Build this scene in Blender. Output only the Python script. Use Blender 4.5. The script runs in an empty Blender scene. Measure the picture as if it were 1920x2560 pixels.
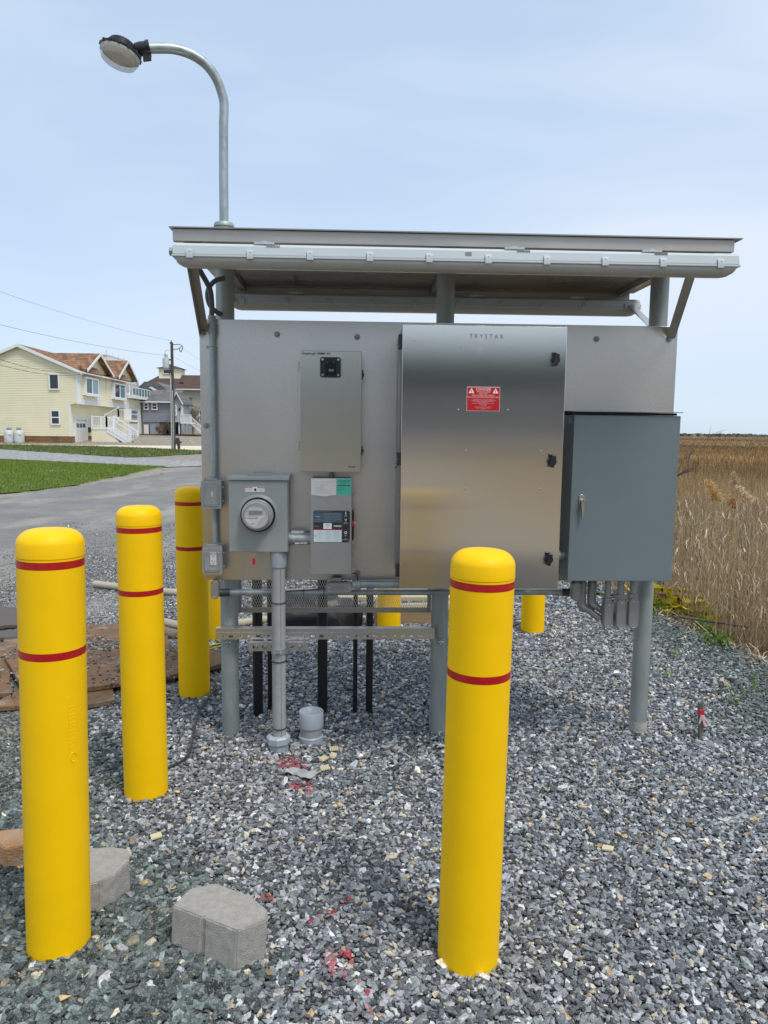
import bpy, math, random
import numpy as np
from mathutils import Vector, Matrix
random.seed(7); RNG = np.random.default_rng(7)
PI = math.pi; R = math.radians
scene = bpy.context.scene
COL = scene.collection

# ---------------------------------------------------------------- camera, sky, sun, exposure
F_PX, CAM_H, YAW, PITCH, ROLL = 1820.0, 1.60, .0393, .1100, .0100
fw = Vector((math.sin(YAW)*math.cos(PITCH), math.cos(YAW)*math.cos(PITCH), -math.sin(PITCH)))
rt = Vector((math.cos(YAW), -math.sin(YAW), 0)); up = rt.cross(fw)
rt2 = math.cos(ROLL)*rt + math.sin(ROLL)*up; up2 = -math.sin(ROLL)*rt + math.cos(ROLL)*up
cam = bpy.data.objects.new('camera', bpy.data.cameras.new('camera')); COL.objects.link(cam)
M3 = Matrix((rt2, up2, -fw)).transposed()
cam.matrix_world = Matrix.Translation((0, 0, CAM_H)) @ M3.to_4x4()
cam.data.sensor_fit = 'VERTICAL'; cam.data.sensor_height = 36; cam.data.lens = 36*F_PX/2560
cam.data.clip_start = .05; cam.data.clip_end = 9000
scene.camera = cam

SUN_EL, SUN_AZ = R(60), R(140)           # azimuth clockwise from +Y: behind the camera, to the right
sdir = Vector((math.sin(SUN_AZ)*math.cos(SUN_EL), math.cos(SUN_AZ)*math.cos(SUN_EL), math.sin(SUN_EL)))
world = bpy.data.worlds.new('World'); scene.world = world; world.use_nodes = True
nt = world.node_tree; nt.nodes.clear()
def wn(t, **k):
    n = nt.nodes.new(t)
    for a, b in k.items(): setattr(n, a, b)
    return n
out = wn('ShaderNodeOutputWorld'); bg = wn('ShaderNodeBackground'); bg.inputs[1].default_value = .096
sky = wn('ShaderNodeTexSky', sky_type='NISHITA'); sky.sun_disc = False
sky.sun_elevation = SUN_EL; sky.sun_rotation = SUN_AZ; sky.air_density = 1.0; sky.dust_density = .6; sky.ozone_density = 1.5
tc = wn('ShaderNodeTexCoord'); mp = wn('ShaderNodeMapping'); mp.inputs['Scale'].default_value = (.8, .8, 3.0)
mp.inputs['Rotation'].default_value = (.15, .2, .6)
nz = wn('ShaderNodeTexNoise'); nz.inputs['Scale'].default_value = 1.15; nz.inputs['Detail'].default_value = 5; nz.inputs['Roughness'].default_value = .45
nz.inputs['Distortion'].default_value = .4
rmp = wn('ShaderNodeMapRange'); rmp.inputs[1].default_value = .36; rmp.inputs[2].default_value = .64; rmp.inputs[3].default_value = .20; rmp.inputs[4].default_value = .95
# the veil of thin cloud thins out towards the horizon, where clear blue shows
sx = wn('ShaderNodeSeparateXYZ'); hz = wn('ShaderNodeMapRange'); hz.inputs[1].default_value = .0; hz.inputs[2].default_value = .30; hz.inputs[3].default_value = .62; hz.inputs[4].default_value = 1.0
mul = wn('ShaderNodeMath', operation='MULTIPLY')
mix = wn('ShaderNodeMix', data_type='RGBA'); mix.inputs[7].default_value = (6.0, 6.6, 7.45, 1)
flat = wn('ShaderNodeMix', data_type='RGBA'); flat.inputs[0].default_value = .62; flat.inputs[7].default_value = (4.5, 6.0, 8.0, 1)   # thin high haze over the clear sky
L = nt.links.new
L(tc.outputs['Generated'], mp.inputs[0]); L(mp.outputs[0], nz.inputs['Vector']); L(nz.outputs[0], rmp.inputs[0])
L(tc.outputs['Generated'], sx.inputs[0]); L(sx.outputs[2], hz.inputs[0]); L(rmp.outputs[0], mul.inputs[0]); L(hz.outputs[0], mul.inputs[1])
L(sky.outputs[0], flat.inputs[6]); L(flat.outputs[2], mix.inputs[6]); L(mul.outputs[0], mix.inputs[0]); L(mix.outputs[2], bg.inputs[0]); L(bg.outputs[0], out.inputs[0])

sun = bpy.data.objects.new('sun', bpy.data.lights.new('sun', 'SUN')); COL.objects.link(sun)
sun.data.energy = 1.9; sun.data.angle = R(18); sun.data.color = (1, .955, .88)
sun.rotation_euler = sdir.to_track_quat('Z', 'Y').to_euler(); sun.location = (5, -5, 20)
scene.view_settings.view_transform = 'Standard'; scene.view_settings.look = 'None'
scene.view_settings.gamma = 1; scene.view_settings.exposure = .50; scene.view_settings.use_curve_mapping = False
scene.render.engine = 'CYCLES'; scene.cycles.use_denoising = True; scene.cycles.max_bounces = 8
scene.cycles.transparent_max_bounces = 12

# ---------------------------------------------------------------- materials
def mat(name, base, rough=.5, metal=0., var=0., vs=4., base2=None, bump=0., bs=60., st=(1, 1, 1), aniso=0., rvar=0., spec=None, emit=None, alpha=None, trans=0., detail=4., attr=None, coat=0., tang=None, thin=None):
    m = bpy.data.materials.new(name); m.use_nodes = True; t = m.node_tree; b = t.nodes['Principled BSDF']
    b.inputs['Base Color'].default_value = (*base, 1); b.inputs['Roughness'].default_value = rough; b.inputs['Metallic'].default_value = metal
    if spec is not None: b.inputs['Specular IOR Level'].default_value = spec
    if coat: b.inputs['Coat Weight'].default_value = coat; b.inputs['Coat Roughness'].default_value = .12
    if trans: b.inputs['Transmission Weight'].default_value = trans
    if alpha is not None: b.inputs['Alpha'].default_value = alpha
    tcn = t.nodes.new('ShaderNodeTexCoord'); mpn = t.nodes.new('ShaderNodeMapping'); mpn.inputs['Scale'].default_value = st
    t.links.new(tcn.outputs['Object'], mpn.inputs[0])
    colsock = None
    if attr:
        a = t.nodes.new('ShaderNodeAttribute'); a.attribute_name = attr[0]; a.attribute_type = attr[1]; colsock = a.outputs['Color']
    if var or base2:
        n = t.nodes.new('ShaderNodeTexNoise'); n.inputs['Scale'].default_value = vs; n.inputs['Detail'].default_value = detail; n.inputs['Roughness'].default_value = .62
        t.links.new(mpn.outputs[0], n.inputs['Vector'])
        mr = t.nodes.new('ShaderNodeMapRange'); mr.inputs[1].default_value = .33; mr.inputs[2].default_value = .67
        t.links.new(n.outputs[0], mr.inputs[0])
        mx = t.nodes.new('ShaderNodeMix'); mx.data_type = 'RGBA'; t.links.new(mr.outputs[0], mx.inputs[0])
        if base2:
            mx.inputs[6].default_value = (*base, 1); mx.inputs[7].default_value = (*base2, 1)
            if colsock: t.links.new(colsock, mx.inputs[6])
        else:
            if colsock:
                mx.blend_type = 'MULTIPLY'; mx.inputs[0].default_value = 1; t.links.remove(mx.inputs[0].links[0])
                mr.inputs[3].default_value = 1-var; mr.inputs[4].default_value = 1+var
                t.links.new(colsock, mx.inputs[6]); t.links.new(mr.outputs[0], mx.inputs[7])
            else:
                mx.inputs[6].default_value = (*[c*(1-var) for c in base], 1); mx.inputs[7].default_value = (*[min(1, c*(1+var)) for c in base], 1)
        colsock = mx.outputs[2]
        if rvar:
            r2 = t.nodes.new('ShaderNodeMapRange'); r2.inputs[3].default_value = max(0, rough-rvar); r2.inputs[4].default_value = min(1, rough+rvar)
            t.links.new(mr.outputs[0], r2.inputs[0]); t.links.new(r2.outputs[0], b.inputs['Roughness'])
    if colsock: t.links.new(colsock, b.inputs['Base Color'])
    if bump:
        n2 = t.nodes.new('ShaderNodeTexNoise'); n2.inputs['Scale'].default_value = bs; n2.inputs['Detail'].default_value = 3
        t.links.new(mpn.outputs[0], n2.inputs['Vector'])
        bp = t.nodes.new('ShaderNodeBump'); bp.inputs['Strength'].default_value = bump; bp.inputs['Distance'].default_value = .02
        t.links.new(n2.outputs[0], bp.inputs['Height']); t.links.new(bp.outputs[0], b.inputs['Normal'])
    if aniso:
        b.inputs['Anisotropic'].default_value = aniso
        c = t.nodes.new('ShaderNodeCombineXYZ'); c.inputs[0].default_value = 1; t.links.new(c.outputs[0], b.inputs['Tangent'])
    if emit: b.inputs['Emission Color'].default_value = (*emit[:3], 1); b.inputs['Emission Strength'].default_value = emit[3]
    m.diffuse_color = (*base, 1)
    return m
def add_layer(m, color, scale, lo, hi, st=(1, 1, 1), rough=None, detail=6., kind='noise', strength=1.):
    """a patchy second tone (stains, dust, patches) over what is already the base colour"""
    t = m.node_tree; b = t.nodes['Principled BSDF']; s = b.inputs['Base Color']
    tcn = t.nodes.new('ShaderNodeTexCoord'); mpn = t.nodes.new('ShaderNodeMapping'); mpn.inputs['Scale'].default_value = st
    mpn.inputs['Location'].default_value = (random.random()*9, random.random()*9, random.random()*9)
    t.links.new(tcn.outputs['Object'], mpn.inputs[0])
    n = t.nodes.new('ShaderNodeTexNoise'); n.inputs['Scale'].default_value = scale; n.inputs['Detail'].default_value = detail; n.inputs['Roughness'].default_value = .6
    t.links.new(mpn.outputs[0], n.inputs['Vector'])
    mr = t.nodes.new('ShaderNodeMapRange'); mr.inputs[1].default_value = lo; mr.inputs[2].default_value = hi; mr.inputs[4].default_value = strength; t.links.new(n.outputs[0], mr.inputs[0])
    mx = t.nodes.new('ShaderNodeMix'); mx.data_type = 'RGBA'; t.links.new(mr.outputs[0], mx.inputs[0]); mx.inputs[7].default_value = (*color, 1)
    if s.links: t.links.new(s.links[0].from_socket, mx.inputs[6])
    else: mx.inputs[6].default_value = s.default_value
    t.links.new(mx.outputs[2], s)
    return m
def brickmat(name, c1, c2, mortar, bw, bh, ms=.01, rough=.9, bump=.4, plane='XZ', off=.5):
    m = bpy.data.materials.new(name); m.use_nodes = True; t = m.node_tree; b = t.nodes['Principled BSDF']; b.inputs['Roughness'].default_value = rough
    tcn = t.nodes.new('ShaderNodeTexCoord'); s = t.nodes.new('ShaderNodeSeparateXYZ'); c = t.nodes.new('ShaderNodeCombineXYZ')
    t.links.new(tcn.outputs['Object'], s.inputs[0])
    ix = {'X': 0, 'Y': 1, 'Z': 2}
    t.links.new(s.outputs[ix[plane[0]]], c.inputs[0]); t.links.new(s.outputs[ix[plane[1]]], c.inputs[1])
    br = t.nodes.new('ShaderNodeTexBrick'); br.offset = off; br.inputs['Scale'].default_value = 1; br.inputs['Brick Width'].default_value = bw; br.inputs['Row Height'].default_value = bh
    br.inputs['Mortar Size'].default_value = ms; br.inputs['Color1'].default_value = (*c1, 1); br.inputs['Color2'].default_value = (*c2, 1); br.inputs['Mortar'].default_value = (*mortar, 1)
    br.inputs['Bias'].default_value = 0
    t.links.new(c.outputs[0], br.inputs[0]); t.links.new(br.outputs[0], b.inputs['Base Color'])
    return m
MT = {}
MT['yellow'] = add_layer(mat('yellow_plastic', (.95, .56, .0), .48, var=.03, vs=6, bump=.03, bs=300, spec=.22), (.55, .38, .03), 30, .73, .80, detail=8, strength=.6)
MT['band'] = mat('red_reflective_band', (.42, .008, .012), .22, var=.12, vs=60)
MT['galv'] = add_layer(mat('galvanised_steel', (.36, .41, .42), .5, metal=.65, var=.2, vs=26, bump=.05, bs=90, rvar=.1, st=(1, 1, .5)), (.55, .60, .60), 9, .55, .75, st=(1, 1, .2), strength=.5)
MT['galvpole'] = add_layer(mat('galvanised_pole_steel', (.33, .365, .355), .55, metal=.5, var=.14, vs=14, bump=.04, bs=60, st=(1, 1, .3)), (.42, .46, .44), 7, .52, .72, st=(1, 1, .15), strength=.7)
MT['alu'] = add_layer(mat('mill_finish_aluminium', (.66, .64, .60), .31, metal=.92, var=.05, vs=90, rvar=.03, detail=6), (.56, .56, .555), 2.0, .42, .72, detail=5, strength=.6)
MT['aluroof'] = add_layer(mat('weathered_aluminium', (.42, .40, .37), .45, metal=.75, var=.12, vs=5, st=(.3, 1, 1), rvar=.1), (.20, .17, .13), 6, .58, .75, st=(.3, 1, 1), strength=.6)
MT['roofunder'] = add_layer(mat('roof_sheet_metal', (.34, .325, .295), .30, metal=.95, var=.1, vs=3, st=(.3, 1, 1), rvar=.06), (.20, .19, .17), 5, .55, .75, st=(.2, 1, 1), strength=.5)
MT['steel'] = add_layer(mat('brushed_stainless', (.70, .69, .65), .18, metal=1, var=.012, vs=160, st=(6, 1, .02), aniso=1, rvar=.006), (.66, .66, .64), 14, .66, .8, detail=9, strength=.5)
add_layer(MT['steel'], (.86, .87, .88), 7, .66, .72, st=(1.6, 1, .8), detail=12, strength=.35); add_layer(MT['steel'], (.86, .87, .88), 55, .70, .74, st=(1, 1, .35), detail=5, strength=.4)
MT['steel2'] = mat('brushed_stainless_satin', (.60, .60, .54), .34, metal=1, var=.03, vs=160, st=(6, 1, .02), aniso=.9)
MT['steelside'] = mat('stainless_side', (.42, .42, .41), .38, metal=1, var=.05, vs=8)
MT['paintgrey'] = mat('light_grey_paint', (.30, .325, .32), .42, var=.03, vs=8, bump=.015, bs=500)
MT['cabgrey'] = add_layer(mat('blue_grey_paint', (.15, .19, .203), .38, var=.03, vs=3, bump=.012, bs=500, coat=.15), (.165, .185, .2), 5, .58, .75, st=(1, 1, .35), strength=.6)
MT['castal'] = mat('cast_aluminium', (.34, .34, .33), .5, metal=.6, var=.06, vs=30, bump=.05, bs=250)
MT['black'] = mat('black_plastic', (.012, .013, .016), .38, var=.2, vs=20)
MT['blackpipe'] = mat('black_pipe', (.008, .009, .010), .42, var=.3, vs=10, bump=.03, bs=60)
MT['rubber'] = mat('rubber_cable', (.03, .032, .035), .6)
MT['flex'] = mat('grey_flexible_conduit', (.09, .10, .105), .5)
MT['fixture'] = mat('white_grey_polycarbonate', (.50, .55, .57), .45, var=.03, vs=5)
MT['lens'] = mat('translucent_diffuser', (.44, .44, .41), .25, var=.03, vs=3)
MT['lamplens'] = mat('clear_refractor', (.80, .80, .74), .12, alpha=.45, spec=.6)
MT['lampinner'] = mat('lamp_reflector', (.42, .38, .27), .3, metal=.3)
MT['glass'] = mat('clear_cover', (.75, .78, .8), .08, alpha=.22, spec=.8)
MT['pvc'] = mat('grey_pvc', (.36, .41, .46), .4, var=.04, vs=10)
MT['pvcdull'] = mat('grey_pvc_pipe', (.33, .34, .345), .55, var=.08, vs=20)
MT['blue'] = mat('blue_print', (.02, .10, .24), .5)
MT['white'] = mat('white_plastic', (.78, .78, .76), .45)
MT['paper'] = mat('white_paper', (.62, .61, .58), .7, var=.03, vs=8)
MT['green_paper'] = mat('green_sticker', (.08, .50, .36), .6)
MT['darklabel'] = mat('dark_label_print', (.028, .03, .036), .4)
MT['bluelabel'] = mat('blue_grey_label_print', (.06, .11, .16), .4, var=.2, vs=90)
MT['ink'] = mat('black_ink', (.015, .015, .018), .6)
MT['greyink'] = mat('grey_ink', (.25, .25, .26), .6)
MT['cyanprint'] = mat('pale_blue_print', (.30, .50, .58), .6)
MT['red'] = mat('red_sign_enamel', (.50, .008, .014), .35)
MT['redplastic'] = mat('red_plastic', (.50, .01, .02), .35)
MT['pinkink'] = mat('sign_lettering', (.80, .50, .48), .5)
MT['etched'] = mat('etched_mark', (.07, .07, .068), .5, metal=.4)
MT['etchedlight'] = mat('embossed_edge', (.09, .09, .088), .4, metal=.4); MT['lcd'] = mat('lcd_glass', (.085, .09, .06), .2)
MT['chrome'] = mat('chrome', (.6, .6, .6), .15, metal=1)
MT['darkring'] = mat('meter_ring_painted_shade', (.02, .022, .028), .25)  # near-black colour stands in for the shade round the meter
MT['concrete'] = add_layer(mat('block_concrete', (.37, .355, .325), .95, var=.14, vs=45, bump=.5, bs=330, detail=9), (.13, .13, .12), 120, .62, .70, strength=.7)
MT['brickclay'] = mat('orange_clay', (.52, .235, .075), .95, base2=(.55, .42, .30), vs=9, bump=.5, bs=120, detail=8)
MT['rust'] = add_layer(add_layer(mat('rusty_plate', (.235, .125, .058), .9, base2=(.13, .078, .045), vs=4, bump=.25, bs=60, detail=9), (.27, .235, .185), 5, .56, .68, detail=9), (.05, .042, .036), 30, .60, .66, detail=8)
MT['darkplate'] = add_layer(mat('dark_steel_plate', (.085, .078, .080), .7, base2=(.11, .085, .07), vs=3, bump=.1, bs=80), (.17, .09, .05), 12, .6, .7)
MT['hose'] = mat('pale_hose', (.42, .38, .30), .7, var=.12, vs=18, bump=.08, bs=80)
MT['tarp'] = mat('black_plastic_sheet', (.008, .0085, .010), .42, bump=.35, bs=14)
MT['timber'] = mat('sawn_timber', (.25, .165, .085), .8, base2=(.36, .27, .16), vs=5, st=(.3, 4, 12), bump=.15, bs=30)
MT['tape'] = mat('yellow_tape', (.62, .53, .02), .45, var=.25, vs=12)
MT['woodstake'] = mat('weathered_stake_wood', (.13, .115, .09), .9, var=.25, vs=14, st=(3, 3, .4))
MT['pinktape'] = mat('pink_ribbon', (.50, .015, .05), .5)
MT['palepink'] = mat('faded_ribbon', (.62, .42, .42), .5, alpha=.75)
MT['cloth'] = mat('grey_litter_plastic', (.33, .34, .34), .5, var=.15, vs=20)
MT['creamwood'] = mat('cream_scrap', (.62, .55, .36), .7)

# ---------------------------------------------------------------- mesh helpers
class MB:
    def __init__(s): s.v = []; s.f = []
    def box(s, x0, x1, y0, y1, z0, z1):
        n = len(s.v); s.v += [(x, y, z) for z in (z0, z1) for y in (y0, y1) for x in (x0, x1)]
        s.f += [tuple(n+i for i in q) for q in ((0, 2, 3, 1), (4, 5, 7, 6), (0, 1, 5, 4), (2, 6, 7, 3), (0, 4, 6, 2), (1, 3, 7, 5))]; return s
    def obox(s, c, ax, ay, az, hx, hy, hz):
        n = len(s.v); c = Vector(c); ax, ay, az = Vector(ax), Vector(ay), Vector(az)
        s.v += [tuple(c+ax*(hx*i)+ay*(hy*j)+az*(hz*k)) for k in (-1, 1) for j in (-1, 1) for i in (-1, 1)]
        s.f += [tuple(n+i for i in q) for q in ((0, 2, 3, 1), (4, 5, 7, 6), (0, 1, 5, 4), (2, 6, 7, 3), (0, 4, 6, 2), (1, 3, 7, 5))]; return s
    def bar(s, p, q, w, h, upv=(0, 0, 1)):
        p, q = Vector(p), Vector(q); d = (q-p); l = d.length; d.normalize(); a = d.cross(Vector(upv))
        if a.length < 1e-4: a = d.cross(Vector((1, 0, 0)))
        a.normalize(); b = a.cross(d); return s.obox((p+q)/2, d, a, b, l/2, w/2, h/2)
    def tube(s, pts, r, seg=16, caps=True, closed=False):
        pts = [Vector(p) for p in pts]; n0 = len(s.v); N = len(pts); prev = None
        for i, p in enumerate(pts):
            if closed: d = pts[(i+1) % N]-pts[i-1]
            else: d = pts[min(i+1, N-1)]-pts[max(i-1, 0)]
            d.normalize()
            if prev is None:
                a = d.cross(Vector((0, 0, 1)))
                if a.length < 1e-3: a = Vector((1, 0, 0))
            else: a = prev-d*prev.dot(d)
            a.normalize(); prev = a; b = d.cross(a); rr = r[i] if isinstance(r, (list, tuple)) else r
            for k in range(seg):
                t = 2*PI*k/seg; s.v.append(tuple(p+a*(rr*math.cos(t))+b*(rr*math.sin(t))))
        for i in range(N if closed else N-1):
            j = (i+1) % N
            for k in range(seg):
                k2 = (k+1) % seg; s.f.append((n0+i*seg+k, n0+i*seg+k2, n0+j*seg+k2, n0+j*seg+k))
        if caps and not closed:
            s.f.append(tuple(n0+k for k in range(seg))[::-1]); s.f.append(tuple(n0+(N-1)*seg+k for k in range(seg)))
        return s
    def cyl(s, p, q, r, seg=20, r2=None): return s.tube([p, q], [r, r if r2 is None else r2], seg)
    def lathe(s, prof, c=(0, 0, 0), axis='Z', seg=40, cap0=False, cap1=False):
        n0 = len(s.v); c = Vector(c)
        for (r, h) in prof:
            for k in range(seg):
                t = 2*PI*k/seg; a, b = r*math.cos(t), r*math.sin(t)
                s.v.append(tuple(c+(Vector((a, b, h)) if axis == 'Z' else Vector((a, -h, b)))))
        for i in range(len(prof)-1):
            for k in range(seg):
                k2 = (k+1) % seg; s.f.append((n0+i*seg+k, n0+i*seg+k2, n0+(i+1)*seg+k2, n0+(i+1)*seg+k))
        if cap0: s.f.append(tuple(n0+k for k in range(seg))[::-1])
        if cap1: s.f.append(tuple(n0+(len(prof)-1)*seg+k for k in range(seg)))
        return s
    def prism(s, poly, a0, a1, axis='Y'):
        n = len(s.v); m = len(poly)
        for a in (a0, a1):
            for p, q in poly: s.v.append({'Y': (p, a, q), 'X': (a, p, q), 'Z': (p, q, a)}[axis])
        s.f.append(tuple(range(n, n+m))); s.f.append(tuple(range(n+2*m-1, n+m-1, -1)))
        for i in range(m):
            j = (i+1) % m; s.f.append((n+i, n+m+i, n+m+j, n+j))
        return s
    def quad(s, a, b, c, d):
        n = len(s.v); s.v += [tuple(a), tuple(b), tuple(c), tuple(d)]; s.f.append((n, n+1, n+2, n+3)); return s
    def tri(s, a, b, c):
        n = len(s.v); s.v += [tuple(a), tuple(b), tuple(c)]; s.f.append((n, n+1, n+2)); return s
def wloc(o):
    v = Vector((0, 0, 0))
    while o is not None: v += o.location; o = o.parent
    return v
def build(name, mb, m, parent=None, loc=None, bevel=0, smooth=True, fix=True, segs=2):
    """link everything in mb (world coordinates) as ONE mesh object"""
    V = np.array(mb.v, float)
    if parent is None and loc is None: loc = ((V[:, 0].min()+V[:, 0].max())/2, (V[:, 1].min()+V[:, 1].max())/2, V[:, 2].min())
    if parent is not None: base = wloc(parent); V = V-np.array(base)
    else: V = V-np.array(loc)
    me = bpy.data.meshes.new(name); me.from_pydata(V.tolist(), [], mb.f); me.update()
    if fix:
        import bmesh
        bm = bmesh.new(); bm.from_mesh(me); bmesh.ops.recalc_face_normals(bm, faces=bm.faces); bm.to_mesh(me); bm.free()
    if smooth:
        me.polygons.foreach_set('use_smooth', [True]*len(me.polygons)); me.set_sharp_from_angle(angle=R(38))
    if m: me.materials.append(MT[m] if isinstance(m, str) else m)
    o = bpy.data.objects.new(name, me); COL.objects.link(o)
    if parent is not None: o.parent = parent
    else: o.location = loc
    if bevel:
        b = o.modifiers.new('bevel', 'BEVEL'); b.width = bevel; b.segments = segs; b.limit_method = 'ANGLE'; b.angle_limit = R(40); b.harden_normals = True
    return o
def tag(o, label, cat, group=None):
    o['label'] = label; o['category'] = cat
    if group: o['group'] = group
    return o
def thing(name, label, cat, loc, group=None):
    o = bpy.data.objects.new(name, None); COL.objects.link(o); o.location = loc; o.empty_display_size = .1
    return tag(o, label, cat, group)
def struct(o): o['kind'] = 'structure'; return o
def copy_tree(o, parent=None):
    c = o.copy(); COL.objects.link(c); c.parent = parent
    for ch in list(o.children): copy_tree(ch, c)
    return c
def text(name, body, size, x, y, z, m, parent, align='CENTER', facing='-Y', sx=1., depth=.0005, bold=0.):
    cu = bpy.data.curves.new(name, 'FONT'); cu.body = body; cu.size = size; cu.extrude = depth; cu.align_x = align; cu.align_y = 'CENTER'; cu.offset = bold; cu.resolution_u = 2
    t = bpy.data.objects.new(name+'_tmp', cu); COL.objects.link(t); dg = bpy.context.evaluated_depsgraph_get(); dg.update()
    me = bpy.data.meshes.new_from_object(t.evaluated_get(dg)); bpy.data.objects.remove(t)
    me.name = name; me.transform(Matrix.Diagonal((sx, 1, 1, 1)))
    rot = {'-Y': Matrix.Rotation(R(90), 4, 'X'), '+X': Matrix.Rotation(R(90), 4, 'Z') @ Matrix.Rotation(R(90), 4, 'X'), 'up': Matrix.Identity(4), 'V': Matrix.Rotation(R(90), 4, 'X') @ Matrix.Rotation(R(90), 4, 'Z')}[facing]
    me.transform(rot); me.materials.clear(); me.materials.append(MT[m])
    o = bpy.data.objects.new(name, me); COL.objects.link(o)
    if parent is not None: o.parent = parent; o.location = Vector((x, y, z))-wloc(parent)
    else: o.location = (x, y, z)
    return o
def smoothpath(pts, n=8):
    P = [Vector(p) for p in pts]; out = []
    P = [P[0]*2-P[1]]+P+[P[-1]*2-P[-2]]
    for i in range(1, len(P)-2):
        for k in range(n):
            t = k/n; a, b, c, d = P[i-1:i+3]
            out.append(.5*((2*b)+(c-a)*t+(2*a-5*b+4*c-d)*t*t+(3*b-a-3*c+d)*t**3))
    out.append(P[-2]); return out
def rounded(x0, x1, z0, z1, r, n=5):
    p = []
    for cx, cz, a0 in ((x1-r, z1-r, 0), (x0+r, z1-r, 90), (x0+r, z0+r, 180), (x1-r, z0+r, 270)):
        for k in range(n+1): t = R(a0+90*k/n); p.append((cx+r*math.cos(t), cz+r*math.sin(t)))
    return p
def colattr(me, cols, name='Col', domain='POINT'):
    a = me.color_attributes.new(name, 'FLOAT_COLOR', domain); a.data.foreach_set('color', np.asarray(cols, np.float32).ravel())

# ---------------------------------------------------------------- ground
EDGE = [(-60, 3.6), (0, 3.2), (3, 2.9), (4.7, 2.80), (6, 2.62), (7.2, 2.55), (9, 1.9), (12, .9), (20, .6), (40, 2), (200, 14), (3000, 300)]
def edge(y): return float(np.interp(y, [e[0] for e in EDGE], [e[1] for e in EDGE]))
def edgev(y): return np.interp(y, [e[0] for e in EDGE], [e[1] for e in EDGE])
def gz(x, y):
    d = np.clip((x-edgev(y))/1.4, 0, 1); s = d*d*(3-2*d)
    mound = .85*np.clip((y-77)/6, 0, 1)*np.clip((-12-x)/4, 0, 1)
    return -.62*s+mound+.002*np.sin(x*2.3+1.1)*np.sin(y*1.7+.4)*(np.abs(y) < 12)
def grid_sheet(name, xs, ys, m, zoff=0.):
    X, Y = np.meshgrid(xs, ys); Z = gz(X, Y)+zoff; nx, ny = len(xs), len(ys)
    V = np.stack([X.ravel(), Y.ravel(), Z.ravel()], 1); i = np.arange(nx*ny).reshape(ny, nx)
    Fq = np.stack([i[:-1, :-1].ravel(), i[:-1, 1:].ravel(), i[1:, 1:].ravel(), i[1:, :-1].ravel()], 1)
    me = bpy.data.meshes.new(name); me.from_pydata(V.tolist(), [], Fq.tolist()); me.update(); me.polygons.foreach_set('use_smooth', [True]*len(me.polygons))
    me.materials.append(m); o = bpy.data.objects.new(name, me); COL.objects.link(o); return struct(o)
def spread(a, b, n, p=2.2):
    t = np.linspace(0, 1, n)**p; return a+(b-a)*t
xs = np.unique(np.concatenate([-spread(8, 5000, 40), np.linspace(-8, 8, 90), spread(8, 5000, 40)]))
ys = np.unique(np.concatenate([-spread(4, 3000, 25), np.linspace(-4, 14, 90), spread(14, 6500, 70)]))
g = mat('ground_earth', (.32, .28, .225), .95, base2=(.25, .215, .17), vs=1.2, bump=.25, bs=30, detail=9)
add_layer(g, (.17, .165, .155), 3, .5, .62, detail=9)
t = g.node_tree; b = t.nodes['Principled BSDF']      # marsh mud east of the bank
geo = t.nodes.new('ShaderNodeTexCoord'); sp = t.nodes.new('ShaderNodeSeparateXYZ'); mr = t.nodes.new('ShaderNodeMapRange'); mr.inputs[1].default_value = -.04; mr.inputs[2].default_value = -.25
mx = t.nodes.new('ShaderNodeMix'); mx.data_type = 'RGBA'; n = t.nodes.new('ShaderNodeTexNoise'); n.inputs['Scale'].default_value = .05; n.inputs['Detail'].default_value = 8
cr = t.nodes.new('ShaderNodeValToRGB'); cr.color_ramp.elements[0].position = .35; cr.color_ramp.elements[0].color = (.17, .11, .05, 1); cr.color_ramp.elements[1].position = .65; cr.color_ramp.elements[1].color = (.27, .19, .095, 1)
t.links.new(geo.outputs['Object'], sp.inputs[0]); t.links.new(sp.outputs[2], mr.inputs[0]); t.links.new(geo.outputs['Object'], n.inputs['Vector']); t.links.new(n.outputs[0], cr.inputs[0])
t.links.new(b.inputs['Base Color'].links[0].from_socket, mx.inputs[6]); t.links.new(cr.outputs[0], mx.inputs[7]); t.links.new(mr.outputs[0], mx.inputs[0]); t.links.new(mx.outputs[2], b.inputs['Base Color'])
grid_sheet('ground', xs, ys, g)

def sheet(name, poly, m, dz, jitter=.1, step=.6, z=None):
    """flat irregular polygon laid on the ground"""
    P = []
    for i in range(len(poly)):
        a, c = np.array(poly[i], float), np.array(poly[(i+1) % len(poly)], float); d = np.linalg.norm(c-a); k = max(1, int(d/step))
        for j in range(k):
            p = a+(c-a)*j/k; P.append(p+RNG.normal(0, jitter, 2)*(1 if j else .3))
    from mathutils.geometry import delaunay_2d_cdt
    A = np.array(P); lo, hi = A.min(0), A.max(0); sp_ = max(.35, float((hi-lo).max())/45)
    inner = [(x, y) for x in np.arange(lo[0], hi[0], sp_) for y in np.arange(lo[1], hi[1], sp_)]
    nb = len(P); vv = [Vector((float(p[0]), float(p[1]))) for p in P]+[Vector((float(x)+random.uniform(-.1, .1)*sp_, float(y)+random.uniform(-.1, .1)*sp_)) for x, y in inner]
    r = delaunay_2d_cdt(vv, [], [list(range(nb))], 1, 1e-4)
    me = bpy.data.meshes.new(name); zz = dz if z is None else z
    me.from_pydata([(p[0], p[1], zz) for p in r[0]], [], [tuple(f) for f in r[2]]); me.update(); me.materials.append(m)
    if me.polygons[0].normal.z < 0: me.flip_normals()
    o = bpy.data.objects.new(name, me); COL.objects.link(o); return struct(o)
asph = mat('asphalt', (.235, .228, .215), .92, base2=(.165, .160, .152), vs=1.1, bump=.5, bs=70, detail=12)
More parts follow.
